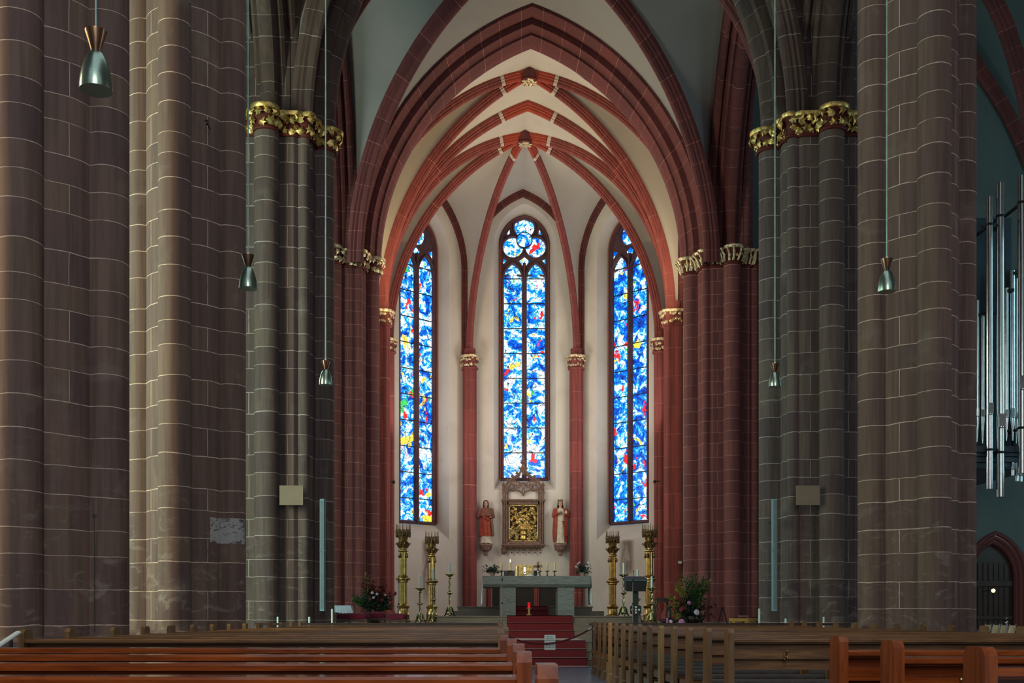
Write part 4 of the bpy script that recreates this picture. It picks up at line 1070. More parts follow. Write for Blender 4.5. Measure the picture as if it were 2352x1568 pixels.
for (a, b, c, d) in ((1169, 1171, 1159, 1242), (1234, 1236, 1159, 1242)): m.box(x(a), x(b), -.09, -.05, z(d), z(c))
for (c, d) in ((1159, 1161), (1240, 1242)): m.box(x(1169), x(1236), -.09, -.05, z(d), z(c))
m.lathe([(.07, z(1240)), (.14, z(1237)), (.12, z(1230)), (.15, z(1226)), (.12, z(1220)), (.19, z(1215)), (.17, z(1212))], (0, -.07, 0), 14)
for k in range(16):
    s_ = -1 if k % 2 else 1; top = Vector((s_*random.uniform(.05, .46), -.09, z(random.uniform(1165, 1205)))); base = Vector((s_*random.uniform(0, .1), -.08, z(1214)))
    pts = []
    for i in range(9):
        f = i/8; q = base.lerp(top, f); q.x += .10*math.sin(f*PI*2+k)*f; pts.append(q)
    m.tube(pts, lambda f: .02*(1-f*.5), 6)
for k in range(44):
    s_ = -1 if k % 2 else 1; c_ = Vector((s_*random.uniform(.18, .50), -.08, z(random.uniform(1212, 1238)))); m.tube([c_+Vector((.07*(1-i/14)*math.cos(i*.7), -.01, .07*(1-i/14)*math.sin(i*.7))) for i in range(14)], .014, 5)
for k in range(120):
    xx = random.uniform(-.5, .5); zz_ = z(random.uniform(1163, 1214)); M = Matrix.Translation((xx, -.12, zz_)) @ Matrix.Rotation(PI/2, 4, 'X') @ Matrix.Rotation(random.uniform(0, 6), 4, 'Z') @ Matrix.Rotation(random.uniform(-.4, .4), 4, 'X')
    m.leaf(M, random.uniform(.08, .13), 0)
for a, b in ((1172, 1162), (1233, 1162), (1172, 1239), (1233, 1239), (1202, 1161), (1202, 1240)):
    for q in range(5): M = Matrix.Translation((x(a)+.03*math.cos(q*1.26), -.12, z(b)+.03*math.sin(q*1.26))) @ Matrix.Rotation(PI/2, 4, 'X') @ Matrix.Rotation(q*1.26, 4, 'Z'); m.leaf(M, .09, 1)
m.build('gilded_vine_relief', 'gold', t, ang=30)
# ------------------------------------------------------------------ statues on corbels
def fold(a, z, n, amp): return 1+amp*math.sin(n*a+z*3)*.6+amp*math.sin((n+3)*a-z*2.2)*.5
def statue(px, lb, female, name):
    D = RD_-.30; base = Vector((PX(px, D), D, EYE-(1249-VY)*D/F)); t = thing(name, lb, 'statue', base)
    def shell(secs, mat, nm, folds=(7, .06), seg=36, a0=0, a1=2*PI, closed=True):
        m = B(); rings = []
        for (zz, w, d, ox, oy) in secs:
            n = seg if closed else seg+1
            rings.append([(ox+w*math.cos(a)*fold(a, zz, *folds), oy+d*math.sin(a)*fold(a, zz, *folds), zz) for a in [a0+(a1-a0)*k/seg for k in range(n)]])
        m.loft(rings, closed, closed, closed)
        if not closed: m.loft([[Vector(p)*.97 if False else (p[0]*.96, p[1]*.94, p[2]) for p in r_] for r_ in rings], False)
        return m.build(nm, mat, t, ang=60)
    # continuous body under the clothing: torso, neck, head in one surface
    m = B(); hz_ = 1.52
    secs = [(.02, .19, .14, 0, 0), (.5, .17, .13, .02, 0), (.85, .17, .12, .02, 0), (1.0, .15, .11, 0, 0), (1.2, .19, .12, 0, 0), (1.32, .21, .11, 0, 0), (1.375, .12, .08, 0, 0), (1.40, .052, .055, 0, 0), (1.44, .046, .05, 0, -.005),
            (1.455, .052, .065, 0, -.02), (1.48, .066, .082, 0, -.02), (1.51, .075, .092, 0, -.018), (1.55, .08, .097, 0, -.012), (1.59, .078, .094, 0, -.006), (1.63, .06, .075, 0, 0), (1.655, .02, .03, 0, 0)]
    m.loft([[(ox+w*math.cos(a), oy+d*math.sin(a), zz) for a in [2*PI*k/24 for k in range(24)]] for zz, w, d, ox, oy in secs], True, True, True)
    m.tube([(0, -.115, 1.56), (0, -.135, 1.525), (0, -.118, 1.515)], lambda f: .009+.006*f, 8)           # nose
    m.cur = 2; m.sph((0, -.107, 1.49), .018, 8, 6, (1.2, .5, .35)); m.cur = 0; m.sph((0, -.103, 1.468), .02, 8, 6, (1, .6, .7))  # mouth and chin
    for s_ in (-1, 1):
        m.cur = 1; m.sph((s_*.030, -.101, 1.548), .013, 8, 6, (1.2, .6, .7)); m.tube([(s_*.012, -.106, 1.568), (s_*.03, -.108, 1.575), (s_*.05, -.09, 1.568)], .005, 5); m.cur = 0; m.sph((s_*.082, -.01, 1.545), .018, 8, 6, (.4, .8, 1.3))
    body = m.build('body', ['skin', 'hair', 'robe_red'], t)
    shell([(.02, .235, .17, 0, 0), (.06, .22, .165, 0, 0), (.4, .20, .15, .01, 0), (.8, .18, .14, .01, 0), (1.0, .165, .13, 0, 0), (1.2, .205, .14, 0, 0), (1.33, .20, .12, 0, 0), (1.385, .09, .075, 0, 0)], 'robe_white' , 'gown', (13, .10))
    if not female:
        shell([(.30, .265, .19, .01, -.005), (.36, .26, .19, .01, -.005), (.7, .225, .175, .01, 0), (1.0, .205, .162, 0, 0), (1.2, .22, .15, 0, 0), (1.33, .215, .13, 0, 0), (1.39, .095, .08, 0, 0)], 'robe_red', 'mantle', (7, .11))
        shell([(.34, .29, .20, .03, .01), (.7, .265, .19, .03, .01), (1.0, .25, .175, .01, 0), (1.2, .26, .17, 0, 0), (1.33, .235, .145, 0, 0), (1.395, .10, .085, 0, 0)], 'robe_grey', 'cloak', (6, .06), a0=-.75, a1=.9, closed=False)
        shell([(1.02, .215, .165, 0, .0), (1.08, .222, .168, 0, 0), (1.2, .235, .16, 0, 0), (1.33, .225, .14, 0, 0), (1.40, .10, .09, 0, 0)], 'robe_brown', 'shoulder_cape', (6, .05))
        m = B(); m.tube([(-.20, -.10, 1.16), (-.08, -.145, 1.03), (.08, -.155, .93), (.20, -.10, .86)], lambda f: .03+.035*math.sin(PI*f), 10); m.tube([(-.10, -.145, 1.0), (-.06, -.165, .7), (-.04, -.175, .34)], .026, 8); m.tube([(.06, -.145, .92), (.08, -.165, .65), (.09, -.17, .34)], .026, 8); m.build('mantle_folds', 'robe_red', t)
        shell([(1.40, .12, .08, 0, .04), (1.46, .115, .085, 0, .03), (1.53, .112, .095, 0, .02), (1.60, .105, .10, 0, .012), (1.66, .08, .085, 0, .01), (1.69, .03, .04, 0, .01)], 'hair', 'hood', (5, .03), a0=-.95, a1=PI+.95, closed=False)
        m = B(); m.lathe([(.085, -.0), (.10, .03), (.085, .06), (.03, .07)], (.12, -.19, 1.08), 16, Matrix.Rotation(.7, 4, 'X')); m.build('held_loaf', 'robe_brown', t)
        arms = [((-.22, -.02, 1.30), (-.28, -.05, 1.06), (-.15, -.20, 1.11)), ((.22, -.02, 1.30), (.29, -.04, 1.04), (.20, -.20, 1.02))]
    else:
        shell([(.06, .27, .19, 0, .01), (.4, .275, .19, 0, .01), (.7, .26, .18, 0, .01), (1.0, .25, .17, 0, 0), (1.2, .26, .165, 0, 0), (1.33, .225, .14, 0, 0), (1.39, .10, .085, 0, 0)], 'robe_red', 'cloak', (8, .12), a0=-.95, a1=PI+.95, closed=False)
        shell([(.30, .25, .19, .05, -.01), (.5, .245, .185, .05, -.01), (.7, .22, .175, .03, 0), (.88, .19, .15, 0, 0)], 'robe_red', 'cloak_fold', (5, .07), a0=-1.25, a1=.4, closed=False)
        shell([(1.12, .15, .08, 0, .05), (1.3, .16, .085, 0, .04), (1.42, .125, .085, 0, .03), (1.53, .105, .095, 0, .02), (1.60, .098, .098, 0, .012), (1.66, .075, .085, 0, .01), (1.69, .03, .04, 0, .01)], 'hair', 'hair', (9, .05), a0=-.75, a1=PI+.75, closed=False)
        m = B(); m.lathe([(.088, 1.625), (.092, 1.64), (.10, 1.69), (.097, 1.69), (.086, 1.63)], (0, 0, 0), 20)
        for k in range(8): a = 2*PI*k/8; m.sph((.1*math.cos(a), .1*math.sin(a), 1.70), .014, 6, 5); m.sph((.115*math.cos(a)*.95, .115*math.sin(a)*.95, 1.645), .01, 6, 5)
        m.build('crown', 'robe_grey', t)
        m = B(); m.lathe([(.05, -.06), (.075, .0), (.07, .05), (.02, .07)], (0, -.17, 1.17), 14); m.build('held_vessel', 'robe_grey', t)
        m = B(); m.lathe([(.045, -.05), (.05, .02), (.035, .07)], (.21, -.14, 1.20), 12); m.build('held_cup', 'robe_white', t)
        arms = [((-.21, -.02, 1.30), (-.27, -.04, 1.07), (-.10, -.19, 1.15)), ((.21, -.02, 1.30), (.29, -.04, 1.08), (.21, -.17, 1.14))]
    for ai, (a, b, c) in enumerate(arms):
        m = B(); a, b, c = Vector(a), Vector(b), Vector(c); pts = [a, a.lerp(b, .5), b, b.lerp(c, .5), c]
        m.tube(pts, lambda f: .075-.025*f, 12); m.sph(a+Vector((0, 0, .0)), .077, 12, 8); m.sph(b, .064, 12, 8); m.build('sleeve', 'robe_brown' if not female else 'robe_red', t)
        m = B(); d = (c-b).normalized(); X = d.cross(Vector((0, 0, 1))).normalized(); Yv = X.cross(d)
        M = Matrix((X, d, Yv)).transposed().to_4x4(); M.translation = c+d*.035; m.sph((0, 0, 0), .04, 10, 8, (.85, 1.1, .45)); m.v = [tuple(M @ Vector(v)) for v in m.v]
        for k in range(4):
            o_ = c+d*.06+X*(-.024+.016*k); L_ = (.038, .044, .042, .034)[k]; m.tube([o_, o_+d*L_*.6-Yv*.006, o_+d*L_-Yv*.025], .0085, 6)
        sg = 1 if ai == 0 else -1; o_ = c+d*.02+X*.032*sg; m.tube([o_, o_+X*.018*sg+d*.02, o_+X*.015*sg+d*.045-Yv*.008], .009, 6)
        m.build('hand', 'skin', t)
    m = B()
    for s_ in (-1, 1): m.sph((s_*.08, -.15, .025), .05, 10, 6, (.8, 1.5, .5))
    m.build('shoes', 'robe_grey' if not female else 'robe_white', t)
    # carved corbel: bolted to the wall, a thing of its own
    c = thing('corbel', 'carved brown stone corbel under the statue %s of the retable' % ('right' if female else 'left'), 'corbel', base, 0, 'statue corbels')
    m = B(); m.lathe([(.24, -.09), (.25, -.06), (.27, -.05), (.27, -.02), (.25, 0)], seg=8); m.build('corbel_slab', 'carved_pink', c, ang=20)
    m = B(); m.lathe([(.06, -.42), (.085, -.38), (.08, -.32), (.12, -.28), (.2, -.22), (.22, -.14), (.2, -.09)], seg=16)
    m.lathe([(.03, -.47), (.07, -.45), (.08, -.42)], seg=12); m.box(-.1, .1, .1, .32, -.3, -.02)
    m.build('corbel_body', 'carved_pink', c)
    m = B()
    for k in range(12):
        a = 2*PI*k/12
        for zz, rr in ((-.13, .225), (-.2, .20)): m.tube([(rr*math.cos(a+.25*math.cos(q)), rr*math.sin(a+.25*math.cos(q)), zz+.035*math.sin(q)) for q in [i*.8 for i in range(8)]], .013, 5)
    m.build('corbel_foliage', 'carved', c)
statue(1116, 'painted stone saint in red mantle and dark hood holding a loaf', False, 'saint_statue')
statue(1287, 'painted stone crowned woman saint with long hair and red cloak', True, 'saint_statue')
# low recess with red jambs behind the altar
ND = RD_; t = thing('wall_recess', 'low red framed wall recess with dark panels behind the altar table', 'recess', (PX(1202, ND), ND, .83))
L0 = t.location; w1 = PX(1117, ND)-L0.x; w2_ = PX(1288, ND)-L0.x; h_ = PZ(1345, ND)-.83
m = B(); 
for px_ in (1122, 1232, 1285): xx = PX(px_, ND)-L0.x; m.box(xx-.10, xx+.10, -.10, 0, 0, h_); m.lathe([(.045, 0), (.045, h_)], (xx, -.12, 0), 10)
m.box(w1, w2_, -.12, 0, h_, h_+.12); m.box(w1, w2_, -.14, 0, 0, .42+.05); m.build('jambs', 'rib_red', t, ang=30)
m = B()
for a, b in ((1131, 1226), (1238, 1279)): m.box(PX(a, ND)-L0.x, PX(b, ND)-L0.x, -.03, 0, .4, h_)
m.build('dark_panels', 'speaker_dark', t, ang=0)
# ------------------------------------------------------------------ pendant lamps
def make_pendant(label, px, ytop, ybot, D, H=.35):
    p = P(px, ybot, D); t = thing('pendant_lamp', label, 'lamp', p, 0, 'pendant lamps'); s = H/.35
    m = B(); m.lathe([(r*s, z*s) for r, z in [(.088, .0), (.093, .0), (.094, .02), (.090, .07), (.080, .12), (.066, .165), (.048, .205), (.030, .225), (.028, .225), (.045, .20), (.062, .165), (.076, .12), (.086, .07), (.088, .02)]], seg=32); m.build('shade', 'lamp_metal', t)
    m = B(); m.lathe([(r*s, z*s) for r, z in [(.026, .222), (.034, .25), (.062, .335), (.064, .345), (.058, .345), (.03, .26)]], seg=24); m.build('top_cone', 'lamp_brown', t)
    m = B(); m.lathe([(r*s, z*s) for r, z in [(.004, .03), (.034, .035), (.042, .055), (.036, .08), (.02, .1)]], seg=16); m.build('bulb', 'opal', t)
    m = B(); m.lathe([(r*s, z*s) for r, z in [(.022, .335), (.024, .35), (.012, .37), (.006, .375)]], seg=12); m.build('cable_cap', 'opal', t)
    m = B(); m.tube([(0, 0, .36*s), (0, 0, 17.2-p.z)], .0055*max(1, D/9), 6); m.build('cable', 'cable', t)
    return t
MAT['cable'] = simple('cable', rgb(150, 190, 182), .4, .3, .2)
make_pendant('large steel pendant lamp in front of the leftmost pillar', 220.5, 70, 208, 6.4)
make_pendant('steel pendant lamp hanging beside the left crossing pillar, second from the left', 570, 585, 663, 11.3)
make_pendant('small steel pendant lamp at the left edge of the red choir pillar', 748, 828, 884, 15.8)
make_pendant('small steel pendant lamp in front of the right crossing pillar', 1780, 835, 888, 16.6)
make_pendant('steel pendant lamp in front of the large right nave pillar', 2037, 594, 670, 11.6)
# ------------------------------------------------------------------ loudspeakers on the crossing pillars
for px, D, lb in ((670.5, 21.95, 'square beige wall loudspeaker on the left crossing pillar'), (1853.5, 21.85, 'square beige wall loudspeaker on the right crossing pillar')):
    p = P(px, 1138, D); t = thing('square_loudspeaker', lb, 'speaker', p, 0, 'square loudspeakers'); w = 27*D/F; h = 22.5*D/F
    m = B(); m.box(-w, w, -.075, -.055, -h, h); m.build('front_panel', 'speaker', t, ang=0)
    m = B(); m.box(-w+.015, w-.015, -.055, .03, -h+.015, h-.015); m.box(-.05, .05, .03, .07, -.05, .05); m.build('case', 'speaker_dark', t, ang=0)
    m = B(); m.tube([(-w*.5, 0, -h), (-w*.62, .02, -h-.2), (-w*.6, .03, -h-.9), (-w*.6, .03, -h-2.5)], .008, 6); m.build('cable', 'speaker_dark', t)
for px, D, lb in ((741.5, 22.05, 'tall slim column loudspeaker on the left crossing pillar'), (1778, 21.95, 'tall slim column loudspeaker on the right crossing pillar')):
    p = P(px, 1403, D); t = thing('column_loudspeaker', lb, 'speaker', p, 0, 'column loudspeakers'); w = 6.3*D/F; h = 257*D/F
    m = B(); pr = [(-w, .0), (-w, -.05), (-w*.6, -.08), (w*.6, -.08), (w, -.05), (w, 0)]
    m.loft([[(a, b, 0) for a, b in pr], [(a, b, h) for a, b in pr]], True, True, True); m.box(-w-.004, w+.004, -.084, .0, h*.535, h*.54); m.build('case', 'column_speaker', t, ang=0)
    m = B()
    for k in range(5): m.box(-w*.6+k*w*.28, -w*.6+k*w*.28+.004, -.084, -.079, .04, h-.04)
    m.build('grille', 'speaker', t, ang=0)
    m = B(); m.box(-.03, .03, 0, .35, h*.8, h*.84); m.box(-.03, .03, 0, .35, h*.15, h*.19); m.build('bracket', 'speaker_dark', t, ang=0)
# ------------------------------------------------------------------ tall candelabra
def tall_candelabrum(label, px, ytop, D, z0=.83):
    H = EYE-(ytop-VY)*D/F-z0; t = thing('tall_candelabrum', label, 'candelabrum', (PX(px, D), D, z0), 0, 'tall brass candelabra'); k = H/2.57
    m = B(); m.lathe([(r, z*k) for r, z in [(.20, 0), (.20, .05), (.17, .07), (.16, .18), (.18, .20), (.15, .24), (.135, .36), (.165, .39), (.17, .42), (.135, .45), (.115, .48)]], seg=24); m.build('base', 'brass', t)
    fl_ = lambda a, z: 1-.17*abs(math.cos(5*a))**4
    m = B(); m.lathe([(r, z*k) for r, z in [(.104, .48), (.104, 1.06)]], seg=64, flute=fl_); m.lathe([(r, z*k) for r, z in [(.096, 1.22), (.096, 1.86)]], seg=64, flute=fl_); m.build('fluted_shaft', 'brass', t, ang=25)
    m = B(); m.lathe([(r, z*k) for r, z in [(.11, 1.04), (.14, 1.06), (.135, 1.09), (.165, 1.12), (.165, 1.15), (.13, 1.19), (.135, 1.21), (.10, 1.23)]], seg=24)
    for q in range(8): a = 2*PI*q/8; m.sph((.165*math.cos(a), .165*math.sin(a), 1.135*k), .03, 8, 6)
    m.build('collar', 'brass', t)
    m = B()
    for q in range(4): a = PI/4+PI/2*q+.2; m = B(); m.sph((.125*math.cos(a), .125*math.sin(a), 1.74*k), .045, 10, 6, (.8, .8, 1.5)); m.build('shield_boss', 'brass_dark', t)
    m = B(); m.lathe([(r, z*k) for r, z in [(.10, 1.84), (.135, 1.86), (.13, 1.89), (.10, 1.91), (.10, 1.98), (.12, 2.06), (.14, 2.10), (.11, 2.13), (.12, 2.18), (.135, 2.24), (.15, 2.27)]], seg=20); m.build('capital', 'brass', t)
    m = B()
    for q in range(10):
        a = 2*PI*q/10; v = Vector((math.cos(a), math.sin(a), 0)); m.tube([v*.10+Vector((0, 0, 1.95*k)), v*.15+Vector((0, 0, 2.02*k)), v*.19+Vector((0, 0, 2.07*k)), v*.205+Vector((0, 0, 2.03*k))], lambda f: .022-.01*f, 6)
    m.build('acanthus_leaves', 'brass_dark', t)
    m = B(); m.lathe([(.14, 2.26*k), (.20, 2.28*k), (.205, 2.30*k), (.19, 2.31*k), (.19, 2.28*k)], seg=24)
    for q in range(12):
        a = 2*PI*q/12; c, s_ = math.cos(a), math.sin(a); R_ = .185; m.lathe([(.022, 2.24*k), (.012, 2.22*k), (.02, 2.28*k), (.014, 2.40*k), (.02, 2.42*k), (.009, 2.44*k), (.007, 2.53*k if q % 3 else 2.57*k), (.001, 2.57*k)], (R_*c, R_*s_, 0), 6)
        b_ = a+PI/12; m.tube([(R_*math.cos(a+i*PI/60), R_*math.sin(a+i*PI/60), 2.30*k+.09*abs(math.sin(i*PI/5))) for i in range(11)], .012, 5)
        m.tube([(R_*math.cos(b_), R_*math.sin(b_), 2.29*k), (R_*math.cos(b_), R_*math.sin(b_), 2.42*k)], .012, 5)
        m.sph((R_*math.cos(b_), R_*math.sin(b_), 2.36*k), .028, 6, 5)
    m.build('spiked_crown', 'brass_dark', t, ang=30)
    return t
tall_candelabrum('tall brass candelabrum with spiked crown, leftmost of the four', 926, 1203, 28.8)
tall_candelabrum('tall brass candelabrum left of the altar, just left of the sill corner of the window', 992, 1220, 31.9)
tall_candelabrum('tall brass candelabrum right of the altar beside the grey lectern', 1407, 1219, 31.9)
tall_candelabrum('tall brass candelabrum with spiked crown, rightmost of the four', 1492, 1203, 28.8)
# floor candlesticks
def floor_candlestick(label, px, ytop, ystick, ybase, D, z0):
    t = thing('floor_candlestick', label, 'candlestick', (PX(px, D), D, z0), 0, 'floor candlesticks'); top = PZ(ytop, D)-z0; h = PZ(ystick, D)-z0
    m = B()
    for q in range(3):
        a = 2*PI*q/3-PI/2; v = Vector((math.cos(a), math.sin(a), 0)); m.tube([v*.04+Vector((0, 0, .22)), v*.08+Vector((0, 0, .16)), v*.10+Vector((0, 0, .07)), v*.145+Vector((0, 0, .02))], lambda f: .026-.004*f, 8); m.sph(v*.145+Vector((0, 0, .022)), .024, 8, 6)
        m.tube([v*.06+Vector((0, 0, .04)), v*.10+Vector((0, 0, .10)), v*.07+Vector((0, 0, .14))], .014, 6)
    m.lathe([(.05, .03), (.07, .07), (.05, .12), (.055, .17), (.035, .22), (.02, .26)], seg=16); m.build('tripod_base', 'brass_pale', t)
    m = B(); z1, z2 = .24, h-.10
    tw = lambda za, zb: m.loft([[((.021+.008*math.cos(3*(a-zz*14)))*math.cos(a), (.021+.008*math.cos(3*(a-zz*14)))*math.sin(a), zz) for a in [2*PI*i/18 for i in range(18)]] for zz in [za+(zb-za)*i/40 for i in range(41)]], True, True, True)
    tw(z1, h*.52); tw(h*.58, z2); m.build('twisted_stem', 'brass_pale', t, ang=50)
    m = B(); m.lathe([(.02, h*.50), (.04, h*.52), (.065, h*.545), (.065, h*.56), (.04, h*.58), (.02, h*.60)], seg=12)
    for q in range(6): a = 2*PI*q/6; m.sph((.066*math.cos(a), .066*math.sin(a), h*.552), .016, 6, 5)
    m.build('knop', 'brass_pale', t)
    m = B(); m.lathe([(.02, z2-.02), (.045, z2+.01), (.035, z2+.03), (.06, z2+.06), (.10, z2+.075), (.105, z2+.09), (.09, z2+.095), (.03, z2+.085)], seg=20)
    for q in range(8): a = 2*PI*q/8; m.sph((.105*math.cos(a), .105*math.sin(a), z2+.10), .02, 6, 5, (1, 1, 1.3))
    m.build('drip_pan', 'brass_pale', t)
    m = B(); m.lathe([(.026, z2+.08), (.026, top-.008), (.015, top)], seg=14); m.build('candle', 'wax', t)
MAT['brass_pale'] = simple('brass_pale', (.52, .46, .24, 1), .26, 1, .35, 9)
floor_candlestick('twisted brass floor candlestick left, lowest and nearest of its three', 965, 1322, 1350, 1430, 26.3, .83)
floor_candlestick('twisted brass floor candlestick left, in front of the second candelabrum', 995, 1306, 1333, 1429, 27.2, .83)
floor_candlestick('twisted brass floor candlestick standing on the platform left of the altar', 1033, 1291, 1318, 1412, 27.0, 1.0)
floor_candlestick('twisted brass floor candlestick between candelabrum and lectern, right of altar', 1432.5, 1292, 1319, 1412, 27.0, 1.0)
floor_candlestick('twisted brass floor candlestick half hidden behind the grey lectern', 1464.5, 1307, 1334, 1429, 27.6, 1.0 if False else .83)
floor_candlestick('twisted brass floor candlestick right, in front of the rightmost candelabrum', 1497, 1323, 1350, 1430, 26.3, .83)
# ------------------------------------------------------------------ lectern
D = 23.6; t = thing('lectern', 'dark grey lectern with slanted book rest right of the aisle', 'lectern', (PX(1460, D), D, .49)); z = lambda py: PZ(py, D)-.49; xx = lambda px: PX(px, D)-t.location.x
MAT['lectern'] = simple('lectern', rgb(38, 46, 48), .55, .2); MAT['lectern_edge'] = simple('lectern_edge', rgb(70, 120, 108), .5)
m = B(); m.loft([[(xx(1437), -.12, z(1358)), (xx(1482), -.12, z(1358)), (xx(1482), .26, z(1352)), (xx(1437), .26, z(1352))], [(xx(1436), -.14, z(1334)), (xx(1484), -.14, z(1334)), (xx(1484), .28, z(1322)), (xx(1436), .28, z(1322))]], True, True, True); m.build('book_rest', 'black', t, ang=0)
m = B(); m.box(xx(1436)-.01, xx(1484)+.01, -.16, -.12, z(1334), z(1332)); m.build('rest_edge', 'lectern_edge', t, ang=0)
m = B(); m.box(xx(1455), xx(1466), .0, .12, 0, z(1356)); m.box(xx(1450), xx(1470), -.02, .2, 0, .04); m.build('column', 'lectern', t, ang=0)
m = B(); c = [(xx(1447), z(1408)), (xx(1447), z(1393)), (xx(1450), z(1390)), (xx(1470), z(1390)), (xx(1473), z(1393)), (xx(1473), z(1408)), (xx(1466), z(1412)), (xx(1454), z(1412))]
m.loft([[(a, -.03, b) for a, b in c], [(a, .0, b) for a, b in c]], True, True, True); m.build('crest_plate', 'black', t, ang=0)
m = B()
for a, b in ((1460, 1393.5), (1460, 1400), (1460, 1406), (1452, 1400), (1467.5, 1400)): m.box(xx(a)-.02, xx(a)+.02, -.036, -.028, z(b)-.018, z(b)+.018)
m.build('crest_squares', 'paper', t, ang=0)
def mic_stand(label, px, ytop, D, z0, yupper=None, col='iron'):
    t = thing('microphone_stand', label, 'microphone stand', (PX(px, D), D, z0)); h = PZ(ytop, D)-z0
    m = B(); m.lathe([(.13, 0), (.13, .012), (.02, .03), (.011, .04), (.011, h*.6), (.008, h*.62), (.008, h-.05)], seg=14); m.build('pole', col, t)
    m = B(); m.lathe([(.008, h-.06), (.014, h-.04), (.018, h-.01), (.01, h)], seg=10); m.build('microphone', 'black', t)
    m = B(); m.sph((0, 0, h*.6), .022, 8, 6); m.build('clutch', 'black', t)
MAT['grey_metal'] = simple('grey_metal', rgb(110, 104, 104), .35, .8)
mic_stand('grey microphone stand in front of the altar left leg', 1153.5, 1328, 23.3, .49, col='grey_metal')
mic_stand('thin grey microphone stand beside the leftmost candelabrum and velvet stools', 915.5, 1333, 24.2, .49, col='grey_metal')
mic_stand('thin microphone stand in front of the dark lectern', 1453.5, 1330, 23.0, .49, col='grey_metal')
m = B((PX(1455, 24.0), 24.0, .49)); m.tube([(0, 0, 0), (0, 0, PZ(1311, 24)-.49)], .006, 6); m.sph((0, 0, PZ(1311, 24)-.49), .018, 8, 6); tag(m.build('microphone_rod', 'grey_metal'), 'thin rod with small round tip rising behind the dark lectern', 'microphone')
# ------------------------------------------------------------------ white candle tubes around the crossing
for px, ytop, D, lb in ((638, 1416, 20.6, 'short white candle in front of the left crossing pillar, leftmost'), (710.5, 1416, 20.6, 'short white candle right below the beige left loudspeaker'), (763, 1398, 20.6, 'tall white candle at the right edge of the left crossing pillar'),
                    (1744, 1397, 20.9, 'tall white candle at the left edge of the right crossing pillar'), (1804.5, 1420, 20.6, 'short white candle right of the right column loudspeaker'), (1892, 1416, 20.6, 'rightmost short white candle before the right crossing pillar')):
    t = thing('standing_candle', lb, 'candle', (PX(px, D), D, 0), 0, 'white candles before the crossing pillars'); h = PZ(ytop, D)
    m = B(); m.lathe([(.11, 0), (.11, .02), (.015, .04), (.012, .55), (.05, .57), (.05, .58)], seg=14); m.build('stand', 'iron', t)
    m = B(); m.lathe([(.02, .58), (.02, h-.005), (.012, h)], seg=12); m.build('candle', 'wax', t)
# ------------------------------------------------------------------ velvet stools, small table, wooden stools
def velvet_stool(label, x0, x1, ytop, D, z0):
    w = (x1-x0)*D/F; t = thing('velvet_stool', label, 'stool', (PX((x0+x1)/2, D), D, z0), 0, 'velvet stools'); h = PZ(ytop, D)-z0; hw_ = w/2
    m = B(); rings = []
    for zz, s_ in ((h-.13, .97), (h-.11, 1.0), (h-.06, 1.0), (h-.025, .93), (h-.008, .7), (h, .35)):
        rings.append([(hw_*s_*math.copysign(abs(math.cos(a))**.45, math.cos(a)), .25+.25*s_*math.copysign(abs(math.sin(a))**.45, math.sin(a)), zz) for a in [2*PI*i/40 for i in range(40)]])
    m.loft(rings, True, True, True); m.build('cushion', 'velvet', t, ang=50)
    m = B(); m.box(-hw_+.02, hw_-.02, .02, .48, h-.18, h-.12); m.build('seat_frame', 'wood_dark', t, ang=0)
    for a in (-1, 1):
        for y in (.03, .44): m = B(); xx_ = a*(hw_-.05); m.box(xx_-.03, xx_+.03, y, y+.05, 0, h-.17); m.build('leg', 'wood_brown_v', t, ang=0)
    m = B(); n = 12
    for sgn in (-1, 1): m.loft([[(sgn*(hw_-.06)*(1-i/n), .03, h-.17-.10*(1-(i/n))**2) for i in range(n+1)], [(sgn*(hw_-.06)*(1-i/n), .05, h-.17-.10*(1-(i/n))**2) for i in range(n+1)], [(sgn*(hw_-.06)*(1-i/n), .05, h-.165) for i in range(n+1)], [(sgn*(hw_-.06)*(1-i/n), .03, h-.165) for i in range(n+1)]], False)
    m.build('arched_apron', 'wood_brown', t, ang=0)
velvet_stool('wine red velvet stool nearest the left crossing pillar', 771, 845, 1407.5, 23.4, .49)
velvet_stool('wine red velvet stool, middle of the row below the left flowers', 834, 884, 1405, 24.0, .49)
velvet_stool('wine red velvet stool at the foot of the leftmost candelabrum', 885, 933, 1408, 23.2, .49)
D = 26.5; t = thing('side_table', 'small table with a pale blue cloth behind the velvet stools', 'table', (PX(786, D), D, .83)); h = PZ(1390, D)-.83; w = 17*D/F
m = B(); m.box(-w, w, 0, .5, h-.03, h-.01); m.build('tabletop', 'wood_dark', t, ang=0)
for a in (-1, 1):
    for y in (.03, .43): m = B(); m.box(a*(w-.04)-.02, a*(w-.04)+.02, y, y+.04, 0, h-.03); m.build('leg', 'wood_dark', t, ang=0)
m = B(); ringsc = []
for i in range(8):
    f = i/7; ringsc.append([(-w-.02+(2*w+.05+.08*f)*k/24, -.01-.05*f-.01*math.sin(k*1.7)*f, h-(.21*f*(.75+.35*k/24))) for k in range(25)])
m.loft([[(-w-.02+(2*w+.05)*k/24, .5, h) for k in range(25)]]+ringsc, False); m.loft([[(w+.02+.02*f, .5*k/10, h-.22*f+.003) for k in range(11)] for f in (0, .3, .6, 1)], False); tag(m.build('table_cloth', 'white_cloth'), 'pale blue cloth draped over the small side table on the left', 'cloth').location = t.location
